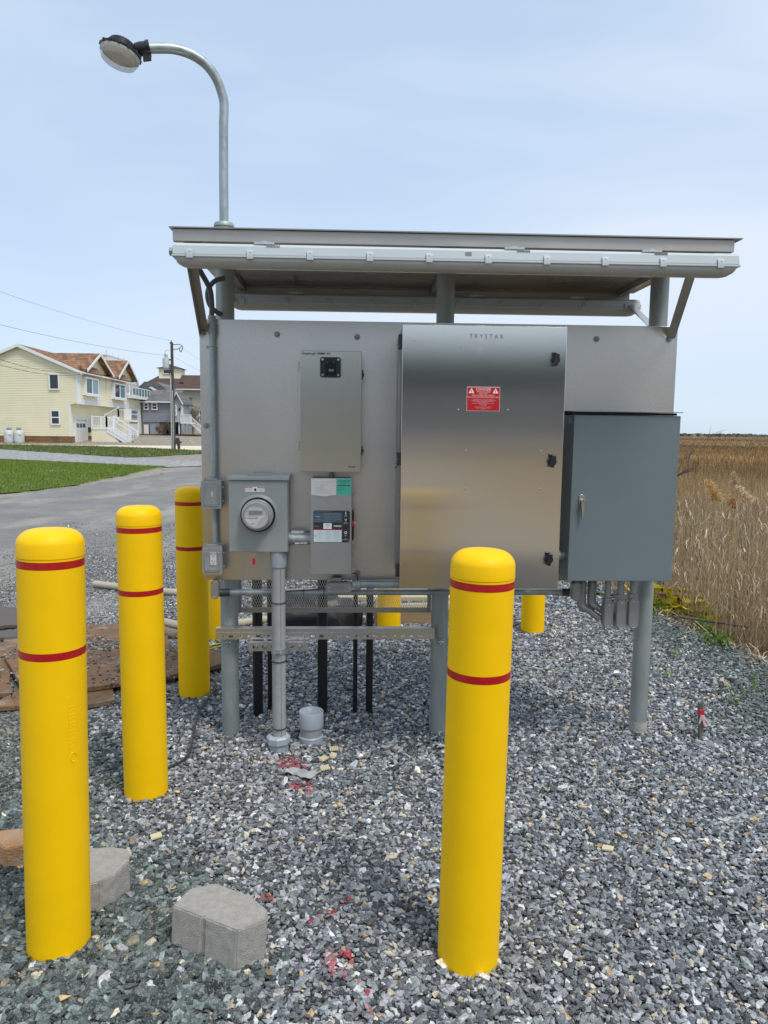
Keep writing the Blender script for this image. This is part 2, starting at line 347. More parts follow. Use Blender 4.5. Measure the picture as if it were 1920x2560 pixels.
add_layer(asph, (.36, .325, .275), .9, .53, .68, st=(1, .35, 1), detail=10, strength=.75); add_layer(asph, (.07, .07, .07), 22, .56, .66, detail=8, strength=.6); add_layer(asph, (.26, .25, .235), 30, .60, .68, detail=8, strength=.6)
grit = add_layer(add_layer(mat('grit', (.11, .11, .108), .95, base2=(.32, .30, .265), vs=10, bump=.6, bs=60, detail=12), (.30, .26, .21), 1.6, .52, .62, detail=9), (.22, .13, .09), 2.3, .60, .68, detail=9, strength=.7)
bedm = mat('gravel_bed_fines', (.045, .048, .052), .95, base2=(.10, .10, .10), vs=60, bump=.6, bs=120)
grav = add_layer(mat('driveway_gravel', (.10, .105, .11), .95, base2=(.46, .46, .45), vs=4, bump=.8, bs=8, detail=14), (.30, .27, .22), .8, .6, .7)
turf = add_layer(mat('turf_soil', (.075, .135, .016), .95, base2=(.05, .10, .012), vs=1.5, detail=10), (.26, .22, .16), .55, .61, .67, st=(1, .7, 1), detail=9)
conc = mat('driveway_concrete', (.66, .58, .45), .9, var=.06, vs=.7)
sheet('gravel_bed', [(-1.5, 1.0), (-3.4, 1.0), (-3.4, -3), (3.0, -3), (2.86, 3), (2.76, 4.7), (2.6, 6), (2.5, 7.2), (1.8, 9), (.8, 11.5), (-.6, 11), (-1.2, 8.3), (-1.3, 5)], bedm, .016, jitter=.05, step=.3)
sheet('grit_verge', [(-5.2, -3), (-1.45, 1.0), (-1.25, 5), (-1.15, 8.3), (-.6, 11), (.6, 12), (.4, 20), (-1.5, 30), (-1.9, 30), (-4.0, 13), (-4.6, 10), (-5.2, 8.5), (-5.4, 5)], grit, .020, jitter=.1, step=.4)
sheet('road', [(-9.6, -60), (-9.0, 5), (-8.15, 14), (-8.0, 16.7), (-7.6, 20.65), (-6.5, 30.5), (-6.1, 36), (-5.0, 60), (-3, 100), (1, 100), (-.6, 60), (-1.0, 40), (-1.5, 30), (-2.5, 13), (-3.1, 10.2), (-4.1, 8.3), (-4.6, 5), (-4.8, -60)], asph, .024, jitter=.13, step=.6)
sheet('driveway', [(-60, 72), (-40, 62), (-26, 54.5), (-12.9, 41.2), (-9.5, 38.2), (-6.4, 36), (-6.7, 32.0), (-8.07, 31.0), (-10.4, 32.7), (-18.2, 38), (-30, 45.5), (-60, 60)], grav, .028, jitter=.15, step=.8)
sheet('lawn', [(-60, 17), (-9.3, 17.0), (-8.55, 17.9), (-8.1, 19.5), (-8.0, 21.4), (-8.25, 27.6), (-8.4, 30.9), (-10.4, 32.5), (-18.2, 37.6), (-30, 45), (-60, 59)], turf, .032, jitter=.22, step=.4)
sheet('grass_strip', [(-60, 72.4), (-40, 62.6), (-26, 54.9), (-13.1, 41.6), (-11.9, 43), (-11.2, 46), (-10.0, 49), (-9, 53), (-11.3, 55), (-18, 62), (-23.8, 67), (-33, 69), (-60, 76)], turf, .032, jitter=.15, step=.8)
sheet('concrete_apron', [(-60, 76.5), (-33, 69.6), (-23.8, 67.4), (-18, 62.3), (-11.3, 55.2), (-6, 50), (-5.5, 62), (-4.8, 90), (-16, 76.5), (-23, 76.3), (-27, 80), (-60, 80)], conc, .036, jitter=.06, step=2)

# gravel: stones as instances on points, all in one object
def gravel_nodes(nvar=7, seed=0, sub=1, flatness=(.78, .5)):
    ng = bpy.data.node_groups.new('gravel_scatter', 'GeometryNodeTree')
    ng.interface.new_socket('Geometry', in_out='INPUT', socket_type='NodeSocketGeometry'); ng.interface.new_socket('Geometry', in_out='OUTPUT', socket_type='NodeSocketGeometry')
    N = ng.nodes; K = ng.links.new; gi = N.new('NodeGroupInput'); go = N.new('NodeGroupOutput'); join = N.new('GeometryNodeJoinGeometry')
    for k in range(nvar):
        ico = N.new('GeometryNodeMeshIcoSphere'); ico.inputs['Radius'].default_value = 1; ico.inputs['Subdivisions'].default_value = sub
        rv = N.new('FunctionNodeRandomValue'); rv.data_type = 'FLOAT_VECTOR'; rv.inputs[0].default_value = (-.50,)*3; rv.inputs[1].default_value = (.50,)*3; rv.inputs['Seed'].default_value = seed+k*17+3
        sp_ = N.new('GeometryNodeSetPosition'); hull = N.new('GeometryNodeConvexHull'); tr = N.new('GeometryNodeTransform')
        tr.inputs['Scale'].default_value = (1, random.uniform(.55, .9), random.uniform(.34, .6)); sm = N.new('GeometryNodeSetMaterial'); sm.inputs[2].default_value = MT['stone']
        sh = N.new('GeometryNodeSetShadeSmooth'); sh.inputs['Shade Smooth'].default_value = False
        g2i = N.new('GeometryNodeGeometryToInstance')
        K(ico.outputs['Mesh'], sp_.inputs['Geometry']); K(rv.outputs[0], sp_.inputs['Offset']); K(sp_.outputs[0], hull.inputs[0]); K(hull.outputs[0], tr.inputs[0])
        K(tr.outputs[0], sh.inputs[0]); K(sh.outputs[0], sm.inputs[0]); K(sm.outputs[0], g2i.inputs[0]); K(g2i.outputs[0], join.inputs[0])
    iop = N.new('GeometryNodeInstanceOnPoints'); iop.inputs['Pick Instance'].default_value = True
    def na(nm, ty):
        a = N.new('GeometryNodeInputNamedAttribute'); a.data_type = ty; a.inputs[0].default_value = nm; return a.outputs[0]
    K(gi.outputs[0], iop.inputs['Points']); K(join.outputs[0], iop.inputs['Instance']); K(na('variant', 'INT'), iop.inputs['Instance Index'])
    e2r = N.new('FunctionNodeEulerToRotation'); K(na('rot', 'FLOAT_VECTOR'), e2r.inputs[0]); K(e2r.outputs[0], iop.inputs['Rotation']); K(na('size', 'FLOAT_VECTOR'), iop.inputs['Scale'])
    K(iop.outputs[0], go.inputs[0]); return ng
MT['stone'] = mat('gravel_stone', (.2, .21, .22), .85, attr=('tint', 'INSTANCER'), var=.42, vs=2.4, bump=.3, bs=5, detail=8)
add_layer(MT['stone'], (.52, .54, .56), 3.2, .55, .66, detail=8, strength=.42)
GN = gravel_nodes()
def scatter(name, pts, rot, size, tint, label=None, cat=None, ng=None):
    me = bpy.data.meshes.new(name); me.from_pydata(pts.tolist(), [], [])
    n = len(pts)
    a = me.attributes.new('rot', 'FLOAT_VECTOR', 'POINT'); a.data.foreach_set('vector', rot.astype(np.float32).ravel())
    a = me.attributes.new('size', 'FLOAT_VECTOR', 'POINT'); a.data.foreach_set('vector', size.astype(np.float32).ravel())
    a = me.attributes.new('variant', 'INT', 'POINT'); a.data.foreach_set('value', RNG.integers(0, 7, n).astype(np.int32))
    a = me.attributes.new('tint', 'FLOAT_COLOR', 'POINT'); a.data.foreach_set('color', np.concatenate([tint, np.ones((n, 1))], 1).astype(np.float32).ravel())
    o = bpy.data.objects.new(name, me); COL.objects.link(o); md = o.modifiers.new('scatter', 'NODES'); md.node_group = ng or GN
    o['kind'] = 'stuff'
    if label: tag(o, label, cat)
    return o
PAL = np.array([(.195, .21, .23), (.055, .060, .066), (.34, .355, .375), (.56, .57, .57), (.50, .44, .33), (.52, .36, .19), (.24, .28, .26), (.115, .125, .14)])
PW = np.array([.27, .19, .19, .055, .045, .012, .035, .20])
PWG = np.array([.22, .22, .09, .010, .03, .010, .19, .23])      # the darker, greener heap at the lower left
PAL2 = PAL.copy(); PAL2[6] = (.16, .205, .185); PAL2[1] = (.060, .075, .074); PAL2[7] = (.10, .125, .12); PAL2[0] = (.165, .20, .195); PAL2[2] = (.28, .32, .31)
REDSPOTS = [(-.32, 3.34, .06), (-.27, 3.30, .05), (-.36, 3.14, .02), (-.22, 3.08, .05), (-.26, 3.11, .03), (-.29, 2.32, .02), (-.02, 2.30, .02), (-.12, 2.21, .02), (-.07, 2.24, .02), (-.14, 2.08, .015), (-.05, 2.04, .03), (-.01, 2.03, .02), (-.05, 1.99, .03), (-.03, 1.96, .02), (.03, 1.93, .018), (.05, 1.88, .018), (.04, 1.83, .018), (-1.0, 3.1, .0)]
KEEP = [(-.905, 2.12, .10), (-.905, 3.06, .10), (-.965, 4.29, .10), (-1.02, 5.45, .10), (.352, 2.04, .10), (.27, 5.64, .10), (1.42, 5.64, .10)]
def stones(y0, y1, spacing, smean, layers, xmin=None, xmax=None, small=False, zb=.018):
    P = []; 
    for ly in range(layers):
        nyy = int((y1-y0)/spacing)
        for j in range(nyy):
            y = y0+(j+RNG.random())*spacing
            xa = max(-.62*y-.55, -1.45) if xmin is None else xmin(y); xb = min(.66*y+.55, edge(y)+.35) if xmax is None else xmax(y)
            if xb <= xa: continue
            k = int((xb-xa)/spacing); x = xa+(np.arange(k)+RNG.random(k))*spacing
            P.append(np.stack([x, np.full(k, y)+RNG.normal(0, spacing*.4, k), np.full(k, ly*.008)], 1))
    P = np.concatenate(P); n = len(P)
    dark = (P[:, 0]+P[:, 1]*.6+.16*np.sin(P[:, 1]*5)+.12*RNG.normal(size=n)) < (.82 if True else 0)
    dark2 = (P[:, 0] > 2.22+.2*np.sin(P[:, 1]*3)+.15*RNG.normal(size=n)) & (P[:, 1] > 3.6)
    s = smean*RNG.lognormal(0, .30, n); s[dark & (P[:, 1] < 3)] *= 1.28
    idx = np.array([RNG.choice(8, p=PW/PW.sum()) for _ in range(1)])
    ia = RNG.choice(8, n, p=PW/PW.sum()); ib = RNG.choice(8, n, p=PWG/PWG.sum())
    tint = PAL[ia]; d = dark | dark2; tint = np.where(d[:, None], PAL2[ib]*.72*RNG.lognormal(0, .3, n)[:, None], tint)
    tint = tint*RNG.lognormal(0, .22, n)[:, None]*1.0
    for (x, y, r) in REDSPOTS:
        q = ((P[:, 0]-x)**2+(P[:, 1]-y)**2) < (r*1.0)**2
        q &= RNG.random(n) < .5; al = RNG.uniform(.35, 1, (int(q.sum()), 1)); tint[q] = tint[q]*(1-al)+np.array([(.36, .03, .045)])*al
    if small: s *= .8
    keep = np.ones(n, bool)
    for (x, y, r) in KEEP: keep &= ((P[:, 0]-x)**2+(P[:, 1]-y)**2) > (r-.012)**2
    for x, y, r in ((-.37, 3.50, .055), (-.22, 3.58, .058), (-.645, 3.689, .04), (.44, 3.689, .04), (1.515, 3.689, .04)): keep &= ((P[:, 0]-x)**2+(P[:, 1]-y)**2) > r*r
    P = P[keep]; s = s[keep]; tint = tint[keep]; n = len(P)
    P[:, 2] += gz(P[:, 0], P[:, 1])+zb+.004-.003*RNG.random(n)+.006*np.sin(P[:, 0]*2.3+1.1)*np.sin(P[:, 1]*1.7+.4)
    rot = np.stack([RNG.normal(0, .32, n), RNG.normal(0, .32, n), RNG.random(n)*6.283], 1)
    size = np.repeat(s[:, None], 3, 1)*RNG.uniform(.85, 1.15, (n, 3))
    return P, rot, size, tint
parts = [stones(.95, 3.4, .0150, .0102, 2), stones(3.4, 6.2, .0175, .0112, 2), stones(6.2, 11, .030, .0150, 2, xmin=lambda y: -1.3, xmax=lambda y: edge(y)+.2),
         stones(7.5, 12.5, .055, .0065, 1, xmin=lambda y: -4.6+.3*math.sin(y*4), xmax=lambda y: -1.6, zb=.026),
         stones(3.0, 9.5, .020, .0058, 1, xmin=lambda y: max(-.62*y-.3, -3.9), xmax=lambda y: -1.2, zb=.022),
         stones(1.0, 8.5, .030, .0075, 1, xmin=lambda y: max(-.62*y-.6, -3.4), xmax=lambda y: -1.2, zb=.022),
         stones(1.0, 3.6, .021, .0085, 1, xmin=lambda y: max(-.62*y-.6, -3.9), xmax=lambda y: -1.1, zb=.020),
         stones(5.2, 8.6, .028, .009, 1, xmin=lambda y: -2.2+.5*math.sin(y*3), xmax=lambda y: -1.0, zb=.024)]
scatter('gravel', *[np.concatenate([p[i] for p in parts]) for i in range(4)], label='loose grey crushed stone spread around the bollards and poles', cat='gravel')

# ---------------------------------------------------------------- bollards
def bollard(x, y, H, label, mark=False, first=None):
    r = .0915
    if first is None:
        t = thing('bollard', label, 'bollard', (x, y, 0), 'yellow bollards guarding the electrical rack')
        prof = [(r, -.05), (r, H-.372), (r-.0015, H-.371), (r-.0015, H-.349), (r, H-.348), (r, H-.110), (r-.0015, H-.109), (r-.0015, H-.088), (r, H-.087), (r, H-.082), (r-.002, H-.081), (r-.002, H-.080), (r+.001, H-.079)]
        for k in range(1, 9):
            a = PI/2*k/8; prof.append((r-.046+.047*math.cos(a), H-.050+.046*math.sin(a)))
        prof += [(.02, H-.001), (.0005, H)]
        m = MB().lathe([(a, b) for a, b in prof], (x, y, 0), seg=56); build('sleeve', m, 'yellow', t)
        for z0 in (H-.371, H-.109): build('reflective_band', MB().lathe([(r-.001, z0), (r+.0002, z0+.0005), (r+.0002, z0+.0215), (r-.001, z0+.022)], (x, y, 0), seg=56), 'band', t)
    else:
        t = copy_tree(first); t.location = (x, y, H-first['h']); t['label'] = label
        del t['h']
        return t
    t['h'] = H
    return t
b1 = bollard(-.905, 2.12, 1.315, 'nearest yellow bollard at the left, beside the orange brick, with an embossed mark')
b2 = bollard(-.905, 3.06, 1.285, 'second yellow bollard in the left row, between the nearest one and the switch boxes', first=b1)
b3 = bollard(-.965, 4.29, 1.272, 'third yellow bollard in the left row, partly behind the switch box', first=b1)
bollard(-1.02, 5.45, 1.265, 'fourth yellow bollard in the left row, a sliver behind the left steel pole', first=b1)
b4 = bollard(.348, 2.04, 1.272, 'yellow bollard standing alone in front of the tall stainless enclosure', first=b1)
bollard(.27, 5.64, 1.28, 'yellow bollard behind the rack beside the timber beam, seen through the mesh', first=b1)
bollard(1.42, 5.64, 1.28, 'yellow bollard behind the rack, right of the middle pole under the enclosure', first=b1)
del b1['h']
# embossed mark moulded into the nearest sleeve
m = MB(); c0 = (-.905, 2.12)
def onsleeve(a, z, r=.0925): return (c0[0]+r*math.sin(a), c0[1]-r*math.cos(a), z)
a0 = math.atan2(.905, 2.12)*-1+.0   # facing the path
A = .93
for k in range(11):
    z = .68+k*.012; m.tube([onsleeve(A-.10, z, .0912), onsleeve(A+.02, z+.004, .0914), onsleeve(A+.12, z, .0912)], .0011, 6)
m.tube([onsleeve(A-.12, .665, .0915), onsleeve(A-.12, .83, .0915), onsleeve(A+.16, .835, .0915), onsleeve(A+.16, .665, .0915)], .0008, 6)
m.tube([onsleeve(A+.02+.10*math.cos(q), .648+.014*math.sin(q), .0917) for q in np.linspace(0, 5.2, 12)], .0016, 6)
build('embossed_mark', m, 'yellow', b1)
b1.rotation_euler[1] = R(1.05); b4.rotation_euler[1] = R(.75)      # these two lean slightly to the right

# ---------------------------------------------------------------- the rack: poles, back panel, roof, struts
PX = (-.645, .440, 1.515); PY = 3.689; PR = .0445
rack = thing('equipment_rack', 'galvanised pole rack carrying an aluminium back panel and a flat metal roof', 'equipment rack', (.43, PY, 0))
for x in PX:
    p = build('pole', MB().cyl((x, PY, -.1), (x, PY, 2.41), PR, 32), 'galvpole', rack)
m = MB().lathe([(PR+.001, -.02), (PR+.0025, .0), (PR+.002, .07), (PR+.0006, .085)], (1.515, PY, 0), seg=32)
build('cement_stain', m, mat('cement_smear', (.36, .345, .32), .95, var=.1, vs=30, bump=.3, bs=90), rack)
panel = build('back_panel', MB().box(-.752, 1.575, 3.589, 3.595, .860, 2.126), 'alu', rack, bevel=.001)
def bolt(x, z, y=3.589, r=.016):
    m = MB().lathe([(.0001, .0035), (r, .0035), (r, 0)], (x, y, z), 'Y', 20).lathe([(.0001, .012), (.0065, .012), (.0075, .0035)], (x, y, z), 'Y', 6); return m
for x, z in ((-.737, 2.109), (-.732, 2.063), (-.381, 2.059), (.003, 2.052), (-.725, 1.62), (.012, .897), (1.554, 2.108), (1.531, 2.063), (1.172, 2.06)): build('bolt', bolt(x, z, r=.0145), 'castal', panel)
# panel standoffs to the poles
for z in (1.0, 1.98):
    build('strut_rail', MB().box(-.70, 1.57, 3.5955, 3.640, z-.02, z+.02), 'alu', rack)
# roof: thin plate with a channel under each long edge, lipped ends
RY0, RY1, RX0, RX1 = 3.09, 4.27, -.748, 1.577
roof = build('roof_plate', MB().box(RX0-.012, RX1+.028, RY0-.012, RY1+.012, 2.411, 2.416), 'roofunder', rack)
def channel(y, s):
    m = MB(); m.box(RX0, RX1, y, y+s*.004, 2.362, 2.410) if s > 0 else m.box(RX0, RX1, y-.004, y, 2.362, 2.410)
    lo, hi = (y+.0041, y+.030) if s > 0 else (y-.030, y-.0041)
    m.box(RX0, RX1, lo, hi, 2.406, 2.4105); m.box(RX0, RX1, lo, hi, 2.362, 2.3655); return m
build('roof_channel', channel(RY0, 1), 'aluroof', rack, bevel=.0008)
build('roof_channel', channel(RY1, -1), 'aluroof', rack, bevel=.0008)
for x in PX: build('roof_joist', MB().box(x-.02, x+.02, RY0+.032, RY1-.032, 2.385, 2.4105), 'aluroof', rack)
def angle_iron(p, q, w, t, n1, n2):
    m = MB(); p, q = Vector(p), Vector(q); d = (q-p).normalized(); a = (Vector(n1)-d*Vector(n1).dot(d)).normalized(); b_ = d.cross(a)
    c = (p+q)/2; l = (q-p).length/2
    m.obox(c+a*(w/2), d, a, b_, l, w/2, t/2); m.obox(c+b_*(w/2+t/2), d, a, b_, l, t/2, w/2); return m
build('brace', angle_iron((-.705, 3.12, 2.36), (-.745, 3.588, 2.07), .036, .004, (1, 0, 0), 0), 'aluroof', rack)
build('brace', angle_iron((1.455, 3.12, 2.36), (1.558, 3.584, 2.07), -.040, .004, (1, 0, 0), 0), 'aluroof', rack)
build('brace', angle_iron((-.70, 4.22, 2.36), (-.72, 3.76, 2.10), .036, .004, (1, 0, 0), 0), 'alu', rack)
build('brace', angle_iron((1.56, 4.22, 2.36), (1.575, 3.74, 2.10), -.036, .004, (1, 0, 0), 0), 'alu', rack)
def slotted(x0, x1, y, z0, z1, slot, pitch, zs0, zs1, th=.003):
    m = MB(); m.box(x0, x1, y, y+th, z0, zs0); m.box(x0, x1, y, y+th, zs1, z1); x = x0+.02
    m.box(x0, x, y, y+th, zs0, zs1)
    while x+pitch < x1:
        m.box(x+slot, x+pitch, y, y+th, zs0, zs1); x += pitch
    m.box(x, x1, y, y+th, zs0, zs1)
    m.box(x0, x1, y+th, y+.040, z1-.003, z1); m.box(x0, x1, y+th, y+.040, z0, z0+.003); return m
st = build('strut_channel', slotted(-.70, .405, 3.600, .552, .582, .022, .0455, .562, .573), 'alu', rack)
build('strut_channel', MB().box(-.70, .405, 3.598, 3.640, .5825, .588).box(-.70, .405, 3.600, 3.604, .588, .604).box(-.70, .405, 3.598, 3.640, .604, .609), 'alu', rack, bevel=.0006)
sh = build('strut_channel', slotted(-.528, -.232, 3.552, .506, .548, .022, .0455, .520, .534), 'alu', rack)
for x in (-.49, -.447, -.275): build('bolt', bolt(x, .527, 3.552, .010), 'chrome', sh)
for x in (-.465, -.250, -.115): build('bolt', MB().cyl((x, 3.57, .572), (x, 3.597, .572), .006, 10), 'chrome', st)
for x in PX[:2]:
    c = build('pipe_clamp', MB().lathe([(PR+.0015, .525), (PR+.0045, .526), (PR+.0045, .556), (PR+.0015, .557)], (x, PY, -.012), seg=32).box(x-.004, x+.004, PY-PR-.022, PY-PR-.003, .515, .543), 'galv', rack)
    build('bolt', MB().cyl((x-.016, PY-PR-.014, .529), (x+.016, PY-PR-.014, .529), .0035, 8).cyl((x-.02, PY-PR-.014, .529), (x-.011, PY-PR-.014, .529), .007, 6), 'chrome', c)
# expanded-metal guard behind the poles
guard = thing('mesh_guard', 'expanded metal mesh guard in a flat frame between the left and middle poles', 'mesh guard', (-.12, 3.80, .64))
GX0, GX1, GZ0, GZ1, GY = -.60, .385, .640, .885, 3.80
build('frame', MB().box(GX0-.02, GX1+.02, GY-.002, GY+.002, GZ0, GZ0+.028).box(GX0-.02, GX1+.02, GY-.0021, GY+.0021, GZ1, GZ1+.028).box(GX1, GX1+.021, GY-.003, GY+.001, GZ0+.0281, GZ1-.0001).box(GX0-.02, GX0, GY-.003, GY+.001, GZ0+.0281, GZ1-.0001)
      .box(GX0-.02, GX1+.02, GY+.0021, GY+.10, GZ0+.0, GZ0+.003), 'aluroof', guard)
m = MB(); pitch, hh = .0125, .029
zlo, zhi = GZ0+.026, GZ1+.002; H = zhi-zlo; k = 0; dx = H/hh*pitch
x = GX0-dx
while x < GX1:
    for s in (1, -1):
        pa = [x if s > 0 else x+dx, zlo]; pb = [x+dx if s > 0 else x, zhi]
        xa, xb = pa[0], pb[0]
        def at_x(v): return zlo+(v-xa)/(xb-xa)*H
        lo, hi = min(xa, xb), max(xa, xb); c0x, c1x = max(lo, GX0), min(hi, GX1)
        if c1x-c0x > .002: m.bar((c0x, GY+.001*s, at_x(c0x)), (c1x, GY+.001*s, at_x(c1x)), .002, .0021, (0, 1, 0))
    x += pitch
mesh_ = build('expanded_mesh', m, 'alu', guard, smooth=False, fix=False); mesh_['kind'] = 'stuff'
build('bolt', bolt(GX1+.008, GZ0+.016, GY-.003, .009), 'castal', guard)

# ---------------------------------------------------------------- strip lights under the roof edges
def strip_light(X0, X1, y, zt, label, flip=1):
    t = thing('strip_light', label, 'light fixture', ((X0+X1)/2, y, zt-.1), 'long sealed strip lights under the roof')
    hz0 = zt-.052
    sec = [(-.046, hz0), (-.050, hz0+.006), (-.044, zt-.012), (-.030, zt), (.030, zt), (.044, zt-.012), (.050, hz0+.006), (.046, hz0)]
    build('housing', MB().prism([(y+a, b) for a, b in sec], X0, X1, 'X'), 'fixture', t, bevel=.003)
    lens = MB(); n0 = 0
    prof = [(-.047, hz0-.0005), (-.047, hz0-.010), (-.040, hz0-.024), (-.022, hz0-.036), (0, hz0-.038), (.022, hz0-.036), (.040, hz0-.024), (.047, hz0-.010), (.047, hz0-.0005)]
    secs = [(X0+.004, 0.05), (X0+.012, .6), (X0+.030, .88), (X0+.055, 1), (X1-.055, 1), (X1-.030, .88), (X1-.012, .6), (X1-.004, .05)]
    for X, k in secs:
        for a, b in prof: lens.v.append((X, y+a*(.97+.03*k), hz0-.0005+(b-hz0+.0005)*k))
    q = len(prof)
    for i in range(len(secs)-1):
        for j in range(q-1): lens.f.append((i*q+j, i*q+j+1, (i+1)*q+j+1, (i+1)*q+j))
    build('diffuser', lens, 'lens', t)
    build('gasket_rim', MB().box(X0-.003, X1+.003, y-.053, y+.053, hz0-.004, hz0+.003), 'fixture', t, bevel=.0015)
    for k in range(10):
        X = X0+.068+(X1-X0-.149)*k/9
        c = build('clip', MB().prism([(y-.0535, hz0-.012), (y-.057, hz0-.010), (y-.0575, hz0+.012), (y-.053, hz0+.024), (y-.0465, hz0+.026), (y-.0463, hz0+.023), (y-.0535, hz0+.008)], X-.013, X+.013, 'X'), 'fixture', t, bevel=.001)
        build('clip_hole', MB().cyl((X, y-.0575, hz0+.0135), (X, y-.0555, hz0+.0145), .0022, 8), 'ink', c)
    for k, X in enumerate((X0+.36, X0+.40+.5*(X1-X0-.4)+.02, X1-.36)):
        b_ = MB().box(X-.04, X+.04, y-.040, y-.0335, zt-.001, zt+.007)
        build('hanger_bracket', b_.box(X-.010, X+.010, y-.036, y+.036, zt+.0075, zt+.011), 'fixture', t)
        cb = MB()
        for q_ in range(9): cb.box(X+.010+q_*.006, X+.013+q_*.006, y-.047, y-.041, zt-.0125, zt-.003)
        build('vent_teeth', cb, 'greyink', t)
    build('rating_label', MB().box((X0+X1)/2+.02, (X0+X1)/2+.045, y-.0483, y-.0465, hz0+.018, hz0+.034), 'greyink', t)
    e = MB().cyl((X0-.022, y, zt-.028), (X0-.001, y, zt-.028), .017, 6); build('end_plug', e, 'paintgrey', t)
    e = MB().cyl((X1+.001, y, zt-.028), (X1+.016, y, zt-.028), .014, 12); build('end_plug', e, 'castal', t)
    return t
strip_light(-.728, 1.556, 3.045, 2.336, 'pale grey strip light under the front roof edge, over the stainless enclosure')
strip_light(-.70, 1.60, 4.20, 2.357, 'shaded strip light under the rear roof edge, seen below the roof')

# ---------------------------------------------------------------- lamp on the roof
lamp = thing('area_lamp', 'black round area lamp on a curved galvanised mast rising from the roof', 'lamp', (-.645, PY, 2.4165))
build('flange', MB().lathe([(.049, 0), (.049, .012), (.043, .020), (.026, .024)], (-.645, PY, 2.576), seg=32, cap0=True), 'galvpole', lamp)
build('stub_post', MB().cyl((-.645, PY, 2.4165), (-.645, PY, 2.575), .0445, 28), 'galvpole', lamp)
arc = [(-.645, PY, 2.59), (-.644, PY, 2.8), (-.641, PY, 3.05)]+[tuple(p) for p in smoothpath([(-.638, PY, 3.10), (-.638, 3.69, 3.152), (-.649, 3.685, 3.198), (-.668, 3.67, 3.248), (-.704, 3.65, 3.293), (-.751, 3.63, 3.322), (-.804, 3.61, 3.336), (-.857, 3.585, 3.335), (-.910, 3.565, 3.325), (-.950, 3.55, 3.316)], 3)]
build('mast', MB().tube(arc, .0218, 24), 'galv', lamp)
hc = Vector((-1.062, 3.50, 3.264)); 
hd = MB()
tilt = Matrix.Translation(hc) @ Matrix.Rotation(R(13), 4, 'Y') @ Matrix.Rotation(R(-7), 4, 'X') @ Matrix.Scale(.94, 4)
def tl(mb): mb.v = [tuple(tilt @ Vector(v)) for v in mb.v]; return mb
build('lamp_housing', tl(MB().lathe([(.093, 0), (.095, .004), (.095, .012), (.088, .016), (.062, .020), (.060, .052), (.054, .057), (.0005, .058)], seg=44)), 'black', lamp)
lugs = MB()
for k in range(14):
    a = 2*PI*k/14; lugs.obox((.093*math.cos(a), .093*math.sin(a), .008), (math.cos(a), math.sin(a), 0), (-math.sin(a), math.cos(a), 0), (0, 0, 1), .005, .006, .007)
lr_ = build('lug_ring', tl(lugs), 'black', lamp); lr_['kind'] = 'stuff'
build('reflector', tl(MB().lathe([(.0005, -.010), (.070, -.010), (.086, .0005)], seg=40)), 'lampinner', lamp)
build('reflector_rim', tl(MB().lathe([(.072, -.0115), (.075, -.014), (.078, -.0115)], seg=40)), 'ink', lamp)
build('lens', tl(MB().lathe([(.0925, -.0005), (.0915, -.012), (.085, -.030), (.078, -.040), (.055, -.044), (.0005, -.045)], seg=44)), 'lamplens', lamp)
a0 = hc+Vector((.055, .04, .04)); a1 = Vector((-.955, 3.548, 3.315))
build('arm_socket', MB().tube([a0, a0.lerp(a1, .5), a1+(a1-a0)*.05], [.026, .030, .030], 20), 'black', lamp)
d = (a1-a0).normalized()
build('clamp_collar', MB().tube([a1-d*.004, a1+d*.012], .034, 20).obox(a1+Vector((.0, -.004, -.040)), d, Vector((0, 0, 1)).cross(d), (0, 0, 1), .018, .010, .014), 'black', lamp)

# ---------------------------------------------------------------- tall stainless enclosure
en = thing('stainless_enclosure', 'tall brushed stainless steel enclosure with a red danger sign on its door', 'electrical enclosure', (.543, 3.35, .92))
EX0, EX1, EZ0, EZ1, EYF = .193, .893, .918, 2.049, 3.12
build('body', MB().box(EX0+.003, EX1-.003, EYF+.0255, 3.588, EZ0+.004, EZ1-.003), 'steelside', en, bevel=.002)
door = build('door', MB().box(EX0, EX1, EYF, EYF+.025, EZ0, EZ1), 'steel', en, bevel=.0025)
build('seam_flange', MB().box(EX0-.004, EX0+.0025, 3.30, 3.304, EZ0+.01, EZ1-.02), 'steelside', en)
for z0, z1 in ((1.949, 2.009), (1.456, 1.513), (.969, 1.028)):
    h = build('hinge', MB().box(EX0-.016, EX0-.0005, EYF+.004, EYF+.045, z0, (z0+z1)/2-.0007).box(EX0-.016, EX0-.0005, EYF+.004, EYF+.045, (z0+z1)/2+.0007, z1), 'black', en, bevel=.002)
for z in (1.91, 1.48, 1.052):
    k = build('quarter_turn_latch', MB().lathe([(.0195, 0), (.0195, .012), (.017, .016), (.0001, .016)], (.845, EYF-.0005, z), 'Y', 24), 'black', en)
    m = MB().obox((.845, EYF-.018, z), (.18, 0, 1), (1, 0, -.18), (0, 1, 0), .026, .0095, .009); build('wing', m, 'black', k, bevel=.003)
    m = MB().obox((.840, EYF-.006, z+.022), (0, 0, 1), (1, 0, 0), (0, 1, 0), .010, .010, .004); build('dust_cap', m, 'black', k, bevel=.003)
for x, z in ((.242, 1.984), (.439, 1.960), (.651, 1.961), (.436, 1.696), (.649, 1.698), (.473, 1.522), (.798, 1.522), (.472, 1.358), (.797, 1.359)):
    build('rivet', MB().lathe([(.0042, 0), (.0035, .0015), (.0001, .002)], (x, EYF, z), 'Y', 12), 'chrome', door)
text('maker_name', 'T R Y S T A R', .025, .548, EYF-.0003, 2.003, 'etchedlight', door, sx=1.0, bold=-.0002)
build('side_bolt', MB().cyl((.185, 3.36, 1.443), (.200, 3.36, 1.443), .009, 6).cyl((.180, 3.36, 1.443), (.186, 3.36, 1.443), .013, 16), 'chrome', en)
